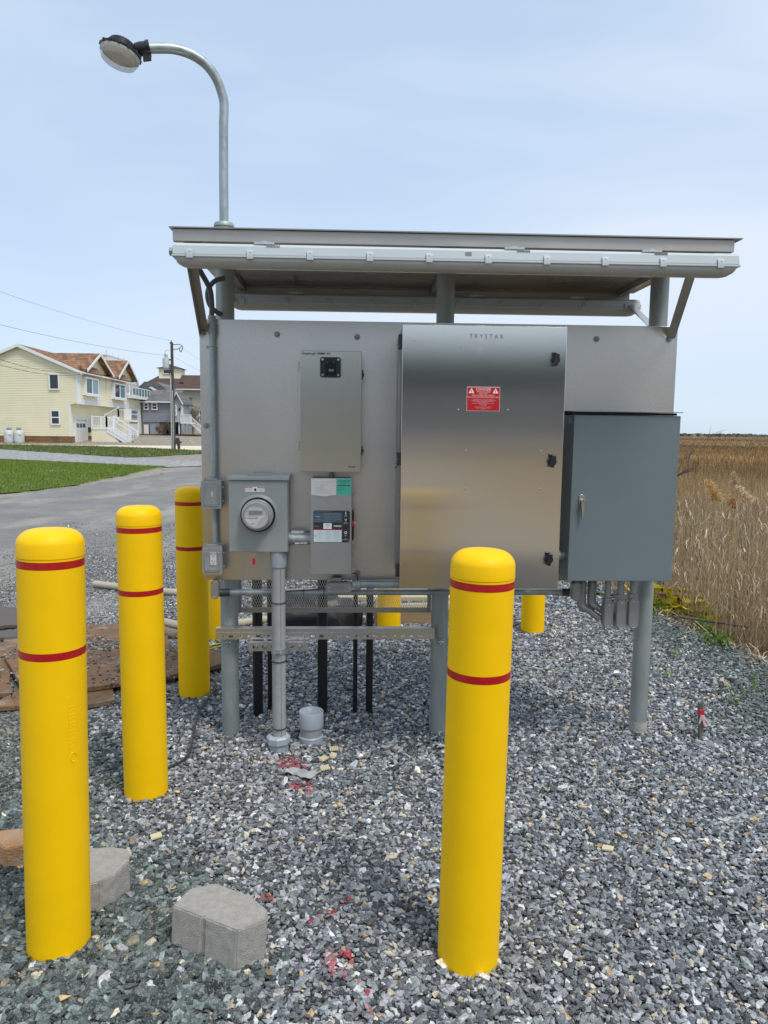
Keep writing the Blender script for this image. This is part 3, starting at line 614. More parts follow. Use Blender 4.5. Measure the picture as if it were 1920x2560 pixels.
sg = build('danger_sign', MB().box(.4705, .6125, EYF-.0016, EYF-.0004, 1.691, 1.7935), 'white', door)
build('sign_face', MB().box(.4718, .6112, EYF-.0022, EYF-.0016, 1.6925, 1.7915), 'red', sg)
ys_ = EYF-.0024; cxs = .5415
def line(body, size, z, m='pinkink', sx=1., x=cxs, par=sg, y=ys_, align='CENTER', bold=.0): return text('lettering', body, size, x, y, z, m, par, sx=sx, depth=.0002, align=align, bold=bold)
line('DANGER', .0150, 1.7825, sx=1.05, bold=.0003); line('HIGH VOLTAGE', .0080, 1.7722, bold=.0001); line('KEEP OUT', .0080, 1.7648, bold=.0001)
line('RISK OF ELECTRIC SHOCK', .0082, 1.7570, bold=.0001); line('FOR USE BY QUALIFIED PERSONNEL ONLY', .0072, 1.7495, bold=.0001)
for z, s in ((1.7405, 'The making of main connections, the making and'), (1.7365, 'breaking of load connections, and the energization, and'), (1.7325, 'de-energization of circuits shall be performed by'), (1.7285, 'qualified personnel only.'),
             (1.7240, 'Any deviation may be dangerous and may result in'), (1.7197, 'personal damage'), (1.7140, 'CAUTION'), (1.7085, 'Do not connect or disconnect while in'), (1.7042, 'operation. Check ground before'), (1.6998, 'energizing')):
    line(s, .0046, z, sx=1.0)
for x in (.4900, .5930):
    tr = build('warning_triangle', MB().prism([(x-.0125, 1.7665), (x+.0125, 1.7665), (x, 1.7885)], ys_, ys_+.0003), 'white', sg)
    build('exclamation_mark', MB().box(x-.0011, x+.0011, ys_-.0004, ys_-.0001, 1.7725, 1.7810).box(x-.0011, x+.0011, ys_-.0004, ys_-.0001, 1.7690, 1.7708), 'ink', tr)

# ---------------------------------------------------------------- surge box
sb = thing('surge_box', 'narrow stainless box with a small black display window, above the disconnect switch', 'electrical box', (-.12, 3.52, 1.407))
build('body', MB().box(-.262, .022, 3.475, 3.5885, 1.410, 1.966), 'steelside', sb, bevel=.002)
sd = build('door', MB().box(-.264, .025, 3.450, 3.4745, 1.407, 1.9695), 'steel2', sb, bevel=.0025)
wf = build('display_window', MB().prism(rounded(-.168, -.073, 1.848, 1.941, .010), 3.442, 3.4497), 'black', sb, bevel=.002)
build('display_recess', MB().prism(rounded(-.145, -.094, 1.858, 1.931, .006), 3.4385, 3.4418), mat('smoked_window', (.015, .022, .03), .08, spec=.8), wf, bevel=.0008)
build('lcd', MB().box(-.128, -.105, 3.4378, 3.4383, 1.875, 1.886), mat('grey_lcd', (.20, .24, .25), .3), wf)
for x in (-.157, -.084):
    for z in (1.859, 1.930): build('screw', MB().lathe([(.0001, .002), (.002, .002), (.002, .001), (.0055, .001), (.0055, 0)], (x, 3.4418, z), 'Y', 14), 'chrome', wf)
for x in (-.134, -.103): build('indicator', MB().lathe([(.0022, 0), (.0001, .0015)], (x, 3.4383, 1.917), 'Y', 10), mat('grey_indicator', (.3, .33, .36), .3), wf)
text('box_name', 'SurgeLogic NEMA 4X', .0148, -.253, 3.4493, 1.957, 'ink', sd, align='LEFT', bold=.0002)
build('maker_badge', MB().box(-.036, -.004, 3.4490, 3.4495, 1.4295, 1.4365), 'ink', sd); text('badge_lettering', 'SQUARE D', .0068, -.020, 3.4486, 1.433, 'white', sd)
for z in (1.90, 1.53):
    for k in range(4): build('hinge_knuckle', MB().cyl((-.2675, 3.470, z-.024+k*.012), (-.2675, 3.470, z-.015+k*.012), .0035, 8), 'steelside', sb)
for z in (1.863, 1.508): build('latch', MB().box(.0255, .032, 3.458, 3.470, z-.022, z+.022).box(.0322, .0365, 3.456, 3.472, z-.008, z+.008), 'etched', sb, bevel=.001)
nip = build('conduit_nipple', MB().cyl((-.117, 3.53, 1.378), (-.117, 3.53, 1.409), .0095, 14).cyl((-.117, 3.53, 1.3785), (-.117, 3.53, 1.385), .015, 6), 'castal', sb)

# ---------------------------------------------------------------- disconnect switch
ds = thing('disconnect_switch', 'stainless disconnect switch with a red handle, paper notice and green sticker', 'disconnect switch', (-.116, 3.51, .918))
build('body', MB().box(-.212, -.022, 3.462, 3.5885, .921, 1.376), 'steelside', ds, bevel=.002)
dd = build('door', MB().box(-.214, -.018, 3.440, 3.4615, .918, 1.3785), mat('satin_stainless', (.46, .46, .45), .42, metal=.85, var=.06, vs=7), ds, bevel=.002)
# papers
pp = MB(); n = 10
for i in range(n):
    x0_, x1_ = -.210+.118*i/n, -.210+.118*(i+1)/n
    zb = lambda x: 1.298-.006*math.exp(-((x+.148)/.022)**2)
    yb = lambda x: 3.4385-.004*math.exp(-((x+.148)/.03)**2)
    pp.quad((x0_, yb(x0_), zb(x0_)), (x1_, yb(x1_), zb(x1_)), (x1_, 3.4388, 1.376), (x0_, 3.4388, 1.376))
notice = build('paper_notice', pp, 'paper', ds, fix=False, smooth=False)
for z, xa, xb in ((1.3640, -.134, -.102), (1.3600, -.200, -.100), (1.3475, -.172, -.130), (1.3425, -.166, -.142), (1.3350, -.190, -.150), (1.3300, -.188, -.135), (1.3250, -.172, -.145), (1.3190, -.190, -.112), (1.3095, -.194, -.110)):
    x = xa
    while x < xb-.003:
        w = random.uniform(.003, .009); build('text_line', MB().box(x, min(x+w, xb), 3.4330, 3.4334, z-.0004, z+.0004), 'greyink', notice); x += w+.0022
gs = build('green_sticker', MB().box(-.0905, -.0215, 3.4390, 3.4396, 1.2985, 1.3765), 'green_paper', ds)
for s_, z, sz in (('ELECTRICAL INSPECTIONS', 1.3690, .0050), ('FIRST STATE INSPECTION', 1.3618, .0052), ('AGENCY, INC.', 1.3572, .0048), ('302-555', 1.3530, .0040)): text('lettering', s_ if s_ != '302-555' else '---- ---- ----', sz, -.056, 3.4387, z, 'ink', gs, depth=.0002, sx=.95)
text('lettering', 'APPROVED FOR', .0083, -.056, 3.4387, 1.3445, 'ink', gs, bold=.0004, depth=.0002)
for z, s_ in ((1.3345, 'electrical ______'), (1.3280, 'permit number ____'), (1.3215, 'inspector ______'), (1.3150, '____________'), (1.3050, 'No.')): text('lettering', s_, .0050, -.087, 3.4387, z, 'ink', gs, depth=.0002, align='LEFT')
# instruction plate
pl = build('instruction_plate', MB().box(-.200, -.027, 3.4380, 3.4396, 1.073, 1.2255), 'darklabel', ds)
y_ = 3.4374
build('blue_panel', MB().box(-.1985, -.0655, y_, 3.4379, 1.169, 1.216), 'bluelabel', pl); build('white_panel', MB().box(-.1985, -.0655, y_, 3.4379, 1.0745, 1.132), mat('white_blue_print', (.62, .72, .76), .5), pl)
build('red_stripe', MB().box(-.1985, -.0655, y_, 3.4379, 1.1325, 1.1365), 'red', pl); build('white_label', MB().box(-.1525, -.1125, y_-.0005, y_, 1.1375, 1.165), 'white', pl)
text('lettering', 'MODULE', .0060, -.1325, y_-.0008, 1.1565, 'ink', pl, depth=.0002); text('lettering', 'DISC', .0060, -.1325, y_-.0008, 1.1475, 'ink', pl, depth=.0002)
build('badge', MB().box(-.103, -.068, y_-.0003, y_+.0003, 1.148, 1.155), 'white', pl); text('badge_lettering', 'SQUARE D', .0060, -.0855, y_-.0006, 1.1515, 'ink', pl, depth=.0002, sx=1.05)
text('lettering', 'Danger', .0075, -.178, y_-.0004, 1.197, 'white', pl, depth=.0002)
for i, (z, x0_, x1_) in enumerate([(1.220, -.197, -.110), (1.212, -.148, -.07), (1.206, -.148, -.068), (1.199, -.148, -.070), (1.191, -.148, -.069), (1.1815, -.197, -.16), (1.1815, -.15, -.11), (1.1815, -.10, -.07), (1.1735, -.197, -.165), (1.1735, -.15, -.115), (1.1515, -.196, -.172), (1.1475, -.198, -.175)]):
    build('text_line', MB().box(x0_, x1_, y_-.0003, y_-.0001, z-.0007, z+.0007), 'greyink', pl)
for c_ in range(3):
    for r_ in range(9):
        x0_ = -.184+c_*.040; z = 1.1275-r_*.0058
        build('text_line', MB().box(x0_, x0_+random.uniform(.022, .034), y_-.0003, y_-.0001, z-.0008, z+.0008), 'cyanprint' if r_ < 6 else mat('faint_print', (.62, .58, .45), .6), pl)
text('figure_mark', 'X', .013, -.191, y_-.0004, 1.104, 'ink', pl, depth=.0002)
build('column_rule', MB().box(-.0640, -.0632, y_, 3.4379, 1.075, 1.224), 'greyink', pl)
text('switch_mark', 'I', .021, -.0465, y_-.0002, 1.213, 'white', pl, depth=.0002, bold=.0008); text('switch_mark', 'V', .016, -.0465, y_-.0002, 1.180, 'white', pl, depth=.0002, bold=.0006); text('switch_mark', 'O', .017, -.0465, y_-.0002, 1.120, 'white', pl, depth=.0002, bold=.0008)
for z, s_ in ((1.201, 'CLOSED'), (1.197, 'ON'), (1.168, 'TRIPPED'), (1.163, 'POSITION'), (1.108, 'OPEN'), (1.103, 'OFF'), (1.090, 'RESET'), (1.085, 'SEE INSTRUCTIONS')): text('lettering', s_, .0045, -.0465, y_-.0002, z, 'white', pl, depth=.0002)
for x in (-.197, -.030):
    for z in (1.0755, 1.223): build('screw', MB().lathe([(.0025, 0), (.0001, .001)], (x, y_, z), 'Y', 10), 'chrome', pl)
hb = build('handle_slot', MB().box(-.0170, -.0095, 3.445, 3.475, 1.085, 1.228), 'black', ds, bevel=.001)
build('handle', MB().box(-.0165, -.0045, 3.425, 3.444, 1.153, 1.176), 'redplastic', ds, bevel=.002); build('handle_pin', MB().cyl((-.004, 3.435, 1.165), (-.0005, 3.435, 1.165), .006, 12), 'white', ds)
build('handle_lever', MB().box(-.0125, -.0075, 3.436, 3.4445, 1.09, 1.1525).box(-.0125, -.0075, 3.436, 3.4445, 1.1765, 1.222), 'black', ds)
build('lock_tab', MB().box(-.0170, -.0035, 3.446, 3.470, 1.058, 1.083), 'castal', ds, bevel=.002)
for z in (1.285, 1.02): build('latch', MB().box(-.0175, -.011, 3.448, 3.462, z-.025, z+.025), 'castal', ds, bevel=.001)

# ---------------------------------------------------------------- meter socket
me_ = thing('meter_socket', 'grey meter box with a round glass electric meter and a hanging red tag', 'electric meter', (-.455, 3.52, 1.022))
build('body', MB().box(-.592, -.322, 3.4685, 3.5885, 1.026, 1.372), 'paintgrey', me_, bevel=.002)
cv = build('cover', MB().box(-.600, -.324, 3.455, 3.468, 1.022, 1.364), 'paintgrey', me_, bevel=.003)
build('hood', MB().prism([(3.446, 1.366), (3.446, 1.378), (3.462, 1.386), (3.588, 1.390), (3.588, 1.374), (3.452, 1.3725), (3.449, 1.366)], -.604, -.314, 'X'), 'paintgrey', me_, bevel=.001)
build('hub_plate', MB().prism([(-.52, 1.387), (-.40, 1.387), (-.43, 1.3945), (-.50, 1.3945)], 3.475, 3.57), 'paintgrey', me_)
mc = (-.462, 3.455, 1.203)
build('meter_collar', MB().lathe([(.096, 0), (.088, .006), (.083, .010), (.083, -.002)], mc, 'Y', 48), 'paintgrey', me_)
build('meter_shade_ring', MB().lathe([(.0815, .004), (.0815, .020), (.078, .024), (.076, .020), (.076, .004)], mc, 'Y', 48), 'darkring', me_)
build('meter_base', MB().lathe([(.0745, .0), (.0745, .030), (.070, .034), (.0655, .034), (.0655, .062), (.0605, .068), (.0605, .058), (.0001, .058)], mc, 'Y', 48), mat('meter_grey_shell', (.34, .345, .36), .3), me_)
face = build('meter_face', MB().lathe([(.0001, .0595), (.0575, .0595), (.0585, .0585)], mc, 'Y', 48), mat('meter_face_grey', (.40, .395, .40), .45), me_)
yf = mc[1]-.0600
build('lcd', MB().box(-.496, -.436, yf-.0012, yf, 1.208, 1.228), 'lcd', face)
build('label_strip', MB().box(-.495, -.437, yf-.0006, yf, 1.2285, 1.2395), 'paper', face); text('lettering', 'CL200 240V 3W', .0052, -.466, yf-.0009, 1.234, 'ink', face, depth=.0002)
text('digits', '00020', .0155, -.453, yf-.0015, 1.2175, 'ink', face, depth=.0002)
build('white_sector', MB().prism([(-.516, 1.2025), (-.418, 1.2025), (-.440, 1.192), (-.456, 1.172), (-.464, 1.152), (-.480, 1.155), (-.500, 1.168), (-.512, 1.184)], yf-.0006, yf), 'paper', face)
build('barcode', MB().box(-.503, -.455, yf-.0010, yf-.0007, 1.189, 1.1925), 'ink', face); build('logo_dot', MB().cyl((-.510, yf-.0007, 1.195), (-.510, yf-.0011, 1.195), .0032, 12), 'ink', face)
text('lettering', 'WATTHOUR METER', .0055, -.478, yf-.0010, 1.198, 'ink', face, depth=.0002); text('lettering', 'Itron', .0085, -.478, yf-.0010, 1.166, 'ink', face, depth=.0002, bold=.0003); text('lettering', '~ ~ ~', .007, -.478, yf-.0010, 1.178, 'greyink', face, depth=.0002)
build('glass_dome', MB().lathe([(.0600, .060), (.0595, .074), (.056, .079), (.0001, .081)], mc, 'Y', 48), 'glass', me_)
wl = build('warning_label', MB().box(-.5225, -.4305, 3.4540, 3.4548, 1.3105, 1.3345), 'white', cv)
for x in (-.5215, -.4640): build('red_header', MB().box(x, x+.033, 3.4533, 3.4539, 1.3285, 1.3335), 'red', wl); text('lettering', 'WARNING', .0048, x+.018, 3.4530, 1.331, 'white', wl, depth=.0002); build('text_block', MB().box(x+.001, x+.032, 3.4535, 3.4539, 1.3200, 1.3225).box(x+.001, x+.030, 3.4535, 3.4539, 1.3150, 1.3165), 'cyanprint', wl)
build('figure', MB().cyl((-.4755, 3.4536, 1.3225), (-.4755, 3.4540, 1.3225), .0050, 10).cyl((-.4735, 3.4532, 1.3185), (-.4735, 3.4540, 1.3185), .0045, 10), 'ink', wl)
build('latch', MB().box(-.518, -.472, 3.4505, 3.4545, 1.0235, 1.0325).cyl((-.512, 3.448, 1.028), (-.512, 3.4505, 1.028), .0045, 10), 'castal', me_, bevel=.0008)
build('hasp', MB().box(-.495, -.468, 3.4465, 3.4535, 1.0175, 1.0215), 'castal', me_)
build('seal_wire', MB().tube(smoothpath([(-.484, 3.449, 1.0185), (-.4925, 3.446, 1.004), (-.490, 3.446, .992), (-.479, 3.446, .995), (-.478, 3.447, 1.006), (-.483, 3.449, 1.0185)]), .0008, 6), 'chrome', me_)
build('red_seal_tag', MB().prism(rounded(-.4905, -.4765, .963, .994, .005), 3.443, 3.448), 'redplastic', me_, bevel=.001)

# connector pipe between meter and disconnect
cp = thing('connector_pipe', 'short galvanised pipe joining the meter box to the disconnect switch', 'pipe', (-.27, 3.52, 1.045))
build('pipe', MB().cyl((-.3215, 3.515, 1.078), (-.2125, 3.515, 1.078), .0285, 28), 'galv', cp); build('lock_ring', MB().cyl((-.3212, 3.515, 1.078), (-.314, 3.515, 1.078), .034, 12), 'castal', cp)
build('paper_remnant', MB().prism([(-.311, 1.1065), (-.248, 1.1065), (-.250, 1.120), (-.276, 1.1175), (-.310, 1.119)], 3.508, 3.5085), 'paper', cp)
st_ = MB(); 
for (x0_, x1_, z0_, z1_) in ((-.292, -.272, 1.056, 1.063), (-.268, -.252, 1.058, 1.062), (-.250, -.232, 1.056, 1.066)): st_.box(x0_, x1_, 3.4855+(.004 if z0_ < 1.057 else .002), 3.492, z0_, z1_)
build('torn_label', st_, 'paper', cp)

# ---------------------------------------------------------------- left conduit run with its two boxes
cl = thing('conduit_riser', 'galvanised conduit running down the left edge of the back panel', 'conduit', (-.685, 3.55, .86))
CXL = -.6855
build('pipe', MB().cyl((CXL, 3.555, 1.368), (CXL, 3.555, 2.085), .0145, 20), 'galv', cl); build('pipe', MB().cyl((CXL, 3.555, 1.05), (CXL, 3.555, 1.218), .0145, 20), 'galv', cl)
build('coupling', MB().cyl((CXL, 3.555, 2.055), (CXL, 3.555, 2.110), .020, 20), 'galvpole', cl)
build('gland_nut', MB().cyl((CXL, 3.555, 2.1105), (CXL, 3.555, 2.122), .0165, 8).cyl((CXL, 3.555, 2.1225), (CXL, 3.555, 2.137), .0185, 12), 'castal', cl)
build('strap', MB().tube([(CXL-.016, 3.585, 1.995), (CXL-.016, 3.555, 1.995), (CXL-.008, 3.540, 1.995), (CXL+.008, 3.540, 1.995), (CXL+.016, 3.555, 1.995), (CXL+.016, 3.585, 1.995)], .004, 8).box(CXL-.034, CXL-.014, 3.582, 3.5885, 1.989, 2.001), 'chrome', cl)
fx = build('flexible_conduit', MB().tube(smoothpath([(CXL, 3.555, 2.137), (CXL+.004, 3.54, 2.19), (CXL+.006, 3.48, 2.25), (CXL-.015, 3.36, 2.31), (CXL-.01, 3.20, 2.345), (CXL+.04, 3.14, 2.36)]), .0125, 14), 'flex', cl)
build('flexible_conduit', MB().tube(smoothpath([(CXL+.055, 3.60, 2.32), (CXL+.01, 3.58, 2.30), (CXL-.02, 3.57, 2.25), (CXL-.012, 3.575, 2.19), (CXL+.02, 3.63, 2.16), (CXL+.03, 3.75, 2.18)]), .0115, 14), 'flex', cl)
def weather_box(zc, kind, label):
    t = thing(kind, label, 'electrical box', (-.69, 3.54, zc-.068))
    x0_, x1_ = -.738, -.643
    build('back_box', MB().box(x0_+.010, x1_-.006, 3.525, 3.5885, zc-.058, zc+.062), 'castal', t, bevel=.003)
    fr = MB(); o_ = rounded(x0_, x1_, zc-.068, zc+.068, .012); i_ = rounded(x0_+.013, x1_-.013, zc-.055, zc+.055, .008)
    n = len(o_)
    for yy in (3.500, 3.5245):
        fr.v += [(a, yy, b_) for a, b_ in o_]+[(a, yy, b_) for a, b_ in i_]
    for i in range(n):
        j = (i+1) % n; fr.f += [(i, j, n+j, n+i), (2*n+i, 3*n+i, 3*n+j, 2*n+j), (i, 2*n+i, 2*n+j, j), (n+i, n+j, 3*n+j, 3*n+i)]
    build('frame', fr, 'paintgrey', t)
    build('mounting_plate', MB().box(x0_+.013, x1_-.013, 3.517, 3.520, zc-.055, zc+.055), mat('box_inner_grey', (.20, .215, .22), .4), t)
    build('clear_cover', MB().prism([(3.516, zc-.054), (3.492, zc-.048), (3.487, zc+.040), (3.499, zc+.054), (3.516, zc+.0545)], x0_+.0135, x1_-.0135, 'X'), 'glass', t, bevel=.003)
    build('cover_rib', MB().tube([(a, 3.4975, b_) for a, b_ in rounded(x0_+.012, x1_-.012, zc-.054, zc+.054, .008)], .0022, 8, closed=True), 'paintgrey', t)
    build('hinge_bar', MB().box(x0_+.018, x1_-.024, 3.507, 3.520, zc+.0685, zc+.076).box(x0_+.013, x0_+.018, 3.505, 3.522, zc+.0685, zc+.080).box(x1_-.024, x1_-.019, 3.505, 3.522, zc+.0685, zc+.080), 'paintgrey', t, bevel=.001)
    for z in (zc+.035, zc-.032): build('latch_tab', MB().box(x1_+.0005, x1_+.012, 3.510, 3.516, z-.004, z+.004), 'paintgrey', t, bevel=.001)
    build('side_flange', MB().box(x0_-.006, x0_-.0005, 3.510, 3.518, zc-.035, zc+.035), 'paintgrey', t)
    return t
sw = weather_box(1.292, 'switch_box', 'clear covered light switch box on the left conduit, above the outlet box')
build('toggle', MB().box(-.690, -.683, 3.500, 3.5165, 1.282, 1.304), 'white', sw, bevel=.001)
ob = weather_box(.974, 'outlet_box', 'clear covered outlet box holding a white double socket, at the panel corner')
oy = 3.5145
rc = build('receptacle', MB().box(-.703, -.673, oy-.004, oy+.002, .949, 1.012), 'white', ob, bevel=.001)
for zc in (.997, .965):
    build('socket_slot', MB().box(-.6945, -.6925, oy-.0046, oy-.0041, zc, zc+.006).box(-.6982, -.6890, oy-.0046, oy-.0041, zc+.002, zc+.0038).box(-.6825, -.6808, oy-.0046, oy-.0041, zc-.001, zc+.007).cyl((-.688, oy-.0046, zc-.007), (-.688, oy-.0041, zc-.007), .0028, 10), 'ink', rc)
def oval_body(name, cx, y, z0, z1, w, label, group=None, mt='castal', horizontal=False, cat='conduit fitting', letters=None):
    t = thing('oval_fitting', label, cat, (cx, y, z0), group)
    if not horizontal:
        o_ = rounded(cx-w/2, cx+w/2, z0, z1, w/2-.0005, 8); i_ = rounded(cx-w/2+.004, cx+w/2-.004, z0+.004, z1-.004, w/2-.0045, 8)
    else:
        o_ = rounded(cx-w/2, cx+w/2, z0, z1, (z1-z0)/2-.0005, 8); i_ = rounded(cx-w/2+.004, cx+w/2-.004, z0+.004, z1-.004, (z1-z0)/2-.0045, 8)
    build('body', MB().prism(o_, y, y+.045), mt, t, bevel=.002)
    cvr = build('cover', MB().prism(o_, y-.0042, y-.0002), 'castal', t, bevel=.0015); build('cover_rim', MB().tube([(a, y-.0045, b_) for a, b_ in i_], .0016, 6, closed=True), 'castal', t)
    e = ((cx, z0+w/3), (cx, z1-w/3)) if not horizontal else ((cx-w/2+(z1-z0)/3, (z0+z1)/2), (cx+w/2-(z1-z0)/3, (z0+z1)/2))
    for a, b_ in e: build('screw', MB().lathe([(.0032, 0), (.0001, .002)], (a, y-.0042, b_), 'Y', 10), 'chrome', cvr)
    return t
oval_body('conduit_body', -.6855, 3.520, .777, .872, .038, 'upright oval conduit fitting below the outlet box at the left pole')
c2 = oval_body('conduit_body', -.0775, 3.500, .814, .866, .132, 'wide horizontal oval conduit fitting below the disconnect switch', horizontal=True)
build('hub', MB().box(-.115, -.065, 3.505, 3.55, .8665, .890), 'galvpole', c2, bevel=.006); build('elbow', MB().cyl((-.0115, 3.525, .846), (.024, 3.525, .852), .030, 18), 'galvpole', c2)
text('cast_letters', 'CROUSE', .011, -.0775, 3.4955, .840, 'castal', c2, depth=.0008)
c3 = thing('conduit_stub', 'galvanised conduit from the wide oval fitting into the stainless enclosure', 'conduit', (.12, 3.525, .832))
build('pipe', MB().cyl((.0245, 3.525, .852), (.22, 3.525, .852), .020, 24), 'galv', c3)
ch = thing('horizontal_conduit', 'long thin galvanised conduit running level under the back panel', 'conduit', (.2, 3.585, .78))
build('pipe', MB().cyl((-.655, 3.575, .799), (1.062, 3.575, .803), .0150, 20), 'galv', ch)
build('end_connector', MB().cyl((-.672, 3.565, .799), (-.6225, 3.575, .799), .020, 16), 'etched', ch); build('end_connector', MB().cyl((1.045, 3.575, .803), (1.085, 3.57, .803), .020, 16), 'etched', ch)
for x in (-.255, -.155): build('cable_tie', MB().tube([(x, 3.575+.019*math.cos(a), .8+.019*math.sin(a)) for a in np.linspace(0, 2*PI, 17)[:-1]], .0016, 6, closed=True).box(x-.001, x+.001, 3.553, 3.556, .775, .79), 'black', ch)
build('cable', MB().tube(smoothpath([(-.37, 3.555, .806), (-.30, 3.553, .812), (-.20, 3.553, .819), (-.12, 3.555, .825)]), .0035, 8), 'rubber', ch)
lw = tag(build('ground_wire', MB().tube(smoothpath([(-.022, 3.47, .917), (-.002, 3.48, .914), (.010, 3.50, .900), (.012, 3.505, .880), (.012, 3.525, .860)]), .003, 8), 'rubber'), 'thin black wire curling out from under the disconnect switch', 'wire')

# ---------------------------------------------------------------- grey cabinet and the fittings below it
gc = thing('grey_cabinet', 'blue grey painted cabinet with a chrome door handle at the right of the rack', 'electrical cabinet', (1.245, 3.46, .91))
build('body', MB().box(.998, 1.490, 3.352, 3.5885, .912, 1.686), 'cabgrey', gc, bevel=.003)
build('door', MB().prism([(.9960, .910), (1.4930, .910), (1.4975, 1.6845), (1.0000, 1.6845)], 3.330, 3.3515), 'cabgrey', gc, bevel=.003)
build('drip_shield', MB().prism([(3.318, 1.6985), (3.318, 1.702), (3.588, 1.712), (3.588, 1.7085)], .992, 1.502, 'X'), 'cabgrey', gc, bevel=.0008)
build('hood_strip', MB().box(1.002, 1.488, 3.353, 3.36, 1.687, 1.6975), 'black', gc)
hp = build('handle_plate', MB().prism(rounded(1.036, 1.060, 1.270, 1.318, .011, 6), 3.323, 3.3295), 'chrome', gc, bevel=.002)
build('lock_barrel', MB().lathe([(.0001, .0205), (.009, .0205), (.0115, .018), (.0115, 0)], (1.050, 3.323, 1.290), 'Y', 20), 'chrome', hp); build('keyhole', MB().lathe([(.0001, .0212), (.0028, .0210)], (1.050, 3.323, 1.290), 'Y', 10), 'ink', hp)
build('lever', MB().prism([(1.040, 1.287), (1.060, 1.287), (1.0565, 1.245), (1.054, 1.202), (1.0485, 1.202), (1.044, 1.245)], 3.308, 3.319), 'chrome', hp, bevel=.003)
build('side_hasp', MB().box(.985, .9975, 3.36, 3.385, 1.645, 1.672), 'cabgrey', gc)
nb = tag(build('side_nipple', MB().cyl((.894, 3.40, 1.02), (.9975, 3.40, 1.02), .017, 18).cyl((.960, 3.40, 1.02), (.975, 3.40, 1.02), .027, 18), 'galvpole'), 'short pipe nipple between the stainless enclosure and grey cabinet', 'pipe')
GRP = 'oval conduit fittings hanging under the grey cabinet'
def drop(cx, y, z0, z1, w, r, label):
    t = oval_body('conduit_body', cx, y, z0, z1, w, label, GRP)
    build('hub', MB().box(cx-w/2+.003, cx+w/2-.003, y+.006, y+.044, z1-.025, z1+.020), 'castal', t, bevel=.006); build('pipe', MB().cyl((cx, y+.024, z1+.0205), (cx, y+.024, .911), r, 18), 'galvpole', t)
    return t
t1 = drop(1.235, 3.430, .655, .784, .044, .0145, 'leftmost of the three matching fittings under the grey cabinet, joined by a slanting pipe')
drop(1.298, 3.430, .655, .800, .048, .0155, 'middle one of the three matching fittings under the grey cabinet')
drop(1.360, 3.430, .655, .805, .050, .0155, 'fitting under the grey cabinet nearest the right pole')
t4 = oval_body('conduit_body', 1.081, 3.455, .785, .880, .040, 'small fitting at the right end of the long level conduit', GRP)
build('pipe', MB().cyl((1.081, 3.48, .8805), (1.081, 3.48, .911), .014, 16), 'galvpole', t4)
for cx, zb, lb in ((1.128, .735, 'dark elbow fitting under the grey cabinet, left of the pair with slanting pipes'), (1.180, .745, 'dark elbow fitting behind the others, second of the pair with slanting pipes')):
    t = thing('elbow_conduit', lb, 'conduit fitting', (cx, 3.52, zb), 'dark elbows under the grey cabinet')
    build('elbow', MB().tube(smoothpath([(cx, 3.52, .868), (cx, 3.52, zb+.03), (cx+.006, 3.515, zb+.008), (cx+.022, 3.508, zb)]), .0225, 18), 'castal', t)
    build('pipe', MB().cyl((cx, 3.52, .866), (cx, 3.52, .911), .016, 16), 'galvpole', t); build('slanting_pipe', MB().cyl((cx+.02, 3.508, zb+.001), (cx+.085, 3.478, zb-.045), .0165, 16), 'castal', t)

# ---------------------------------------------------------------- pipes in the ground
rz = thing('pvc_riser', 'grey plastic riser pipe with a blue line from the gravel up to the meter box', 'pipe', (-.373, 3.50, 0))
RXc = -.373
build('pipe', MB().cyl((RXc, 3.50, .05), (RXc, 3.50, .945), .0335, 32), 'pvcdull', rz); build('coupling', MB().lathe([(.0335, .940), (.0375, .942), (.0395, .950), (.0395, 1.022)], (RXc, 3.50, 0), seg=32), 'pvc', rz)
for k in range(8):
    a = 2*PI*k/8; 
build('blue_stripe', MB().tube([(RXc+.0335*math.sin(.42), 3.50-.0335*math.cos(.42), .09), (RXc+.0335*math.sin(.42), 3.50-.0335*math.cos(.42), .939)], .0011, 6), 'blue', rz)
build('base_collar', MB().lathe([(.050, -.03), (.050, .052), (.060, .058), (.060, .086), (.050, .094), (.0345, .096)], (RXc-.005, 3.50, 0), seg=8), 'pvc', rz, smooth=False)
for z in (.770, .477, .135): build('cable_tie', MB().tube([(RXc+.0365*math.cos(a), 3.50+.0365*math.sin(a), z+.002*math.sin(a)) for a in np.linspace(0, 2*PI, 25)[:-1]], .0024, 6, closed=True), 'black', rz)
build('pipe_clamp', MB().lathe([(.0345, .512), (.0375, .513), (.0375, .540), (.0345, .541)], (RXc, 3.50, 0), seg=32), 'galv', rz)
build('clamp_bolt', MB().cyl((RXc-.016, 3.455, .527), (RXc+.016, 3.455, .527), .0035, 8).box(RXc-.009, RXc-.005, 3.450, 3.4645, .517, .537).box(RXc+.005, RXc+.009, 3.450, 3.4645, .517, .537), 'chrome', rz)
tx = text('print_line', 'PVC CONDUIT SCHEDULE 40 UL LISTED SUNLIGHT RESISTANT 90 C WIRE RATED', .014, RXc-.0245, 3.50-.0240, .50, 'greyink', rz, facing='V', depth=.0003)
sbp = thing('pvc_stub', 'capped stub of grey plastic pipe standing in the gravel beside the riser', 'pipe', (-.22, 3.58, 0))
build('lower_coupling', MB().lathe([(.062, -.02), (.063, .055), (.058, .060), (.052, .060)], (-.22, 3.58, 0), seg=36), 'pvc', sbp)
build('pipe', MB().cyl((-.22, 3.58, .05), (-.22, 3.58, .125), .0555, 36), 'pvcdull', sbp); build('upper_coupling', MB().lathe([(.056, .102), (.062, .106), (.063, .182), (.060, .186), (.055, .176), (.030, .155), (.0005, .150)], (-.22, 3.58, 0), seg=36), 'pvc', sbp)
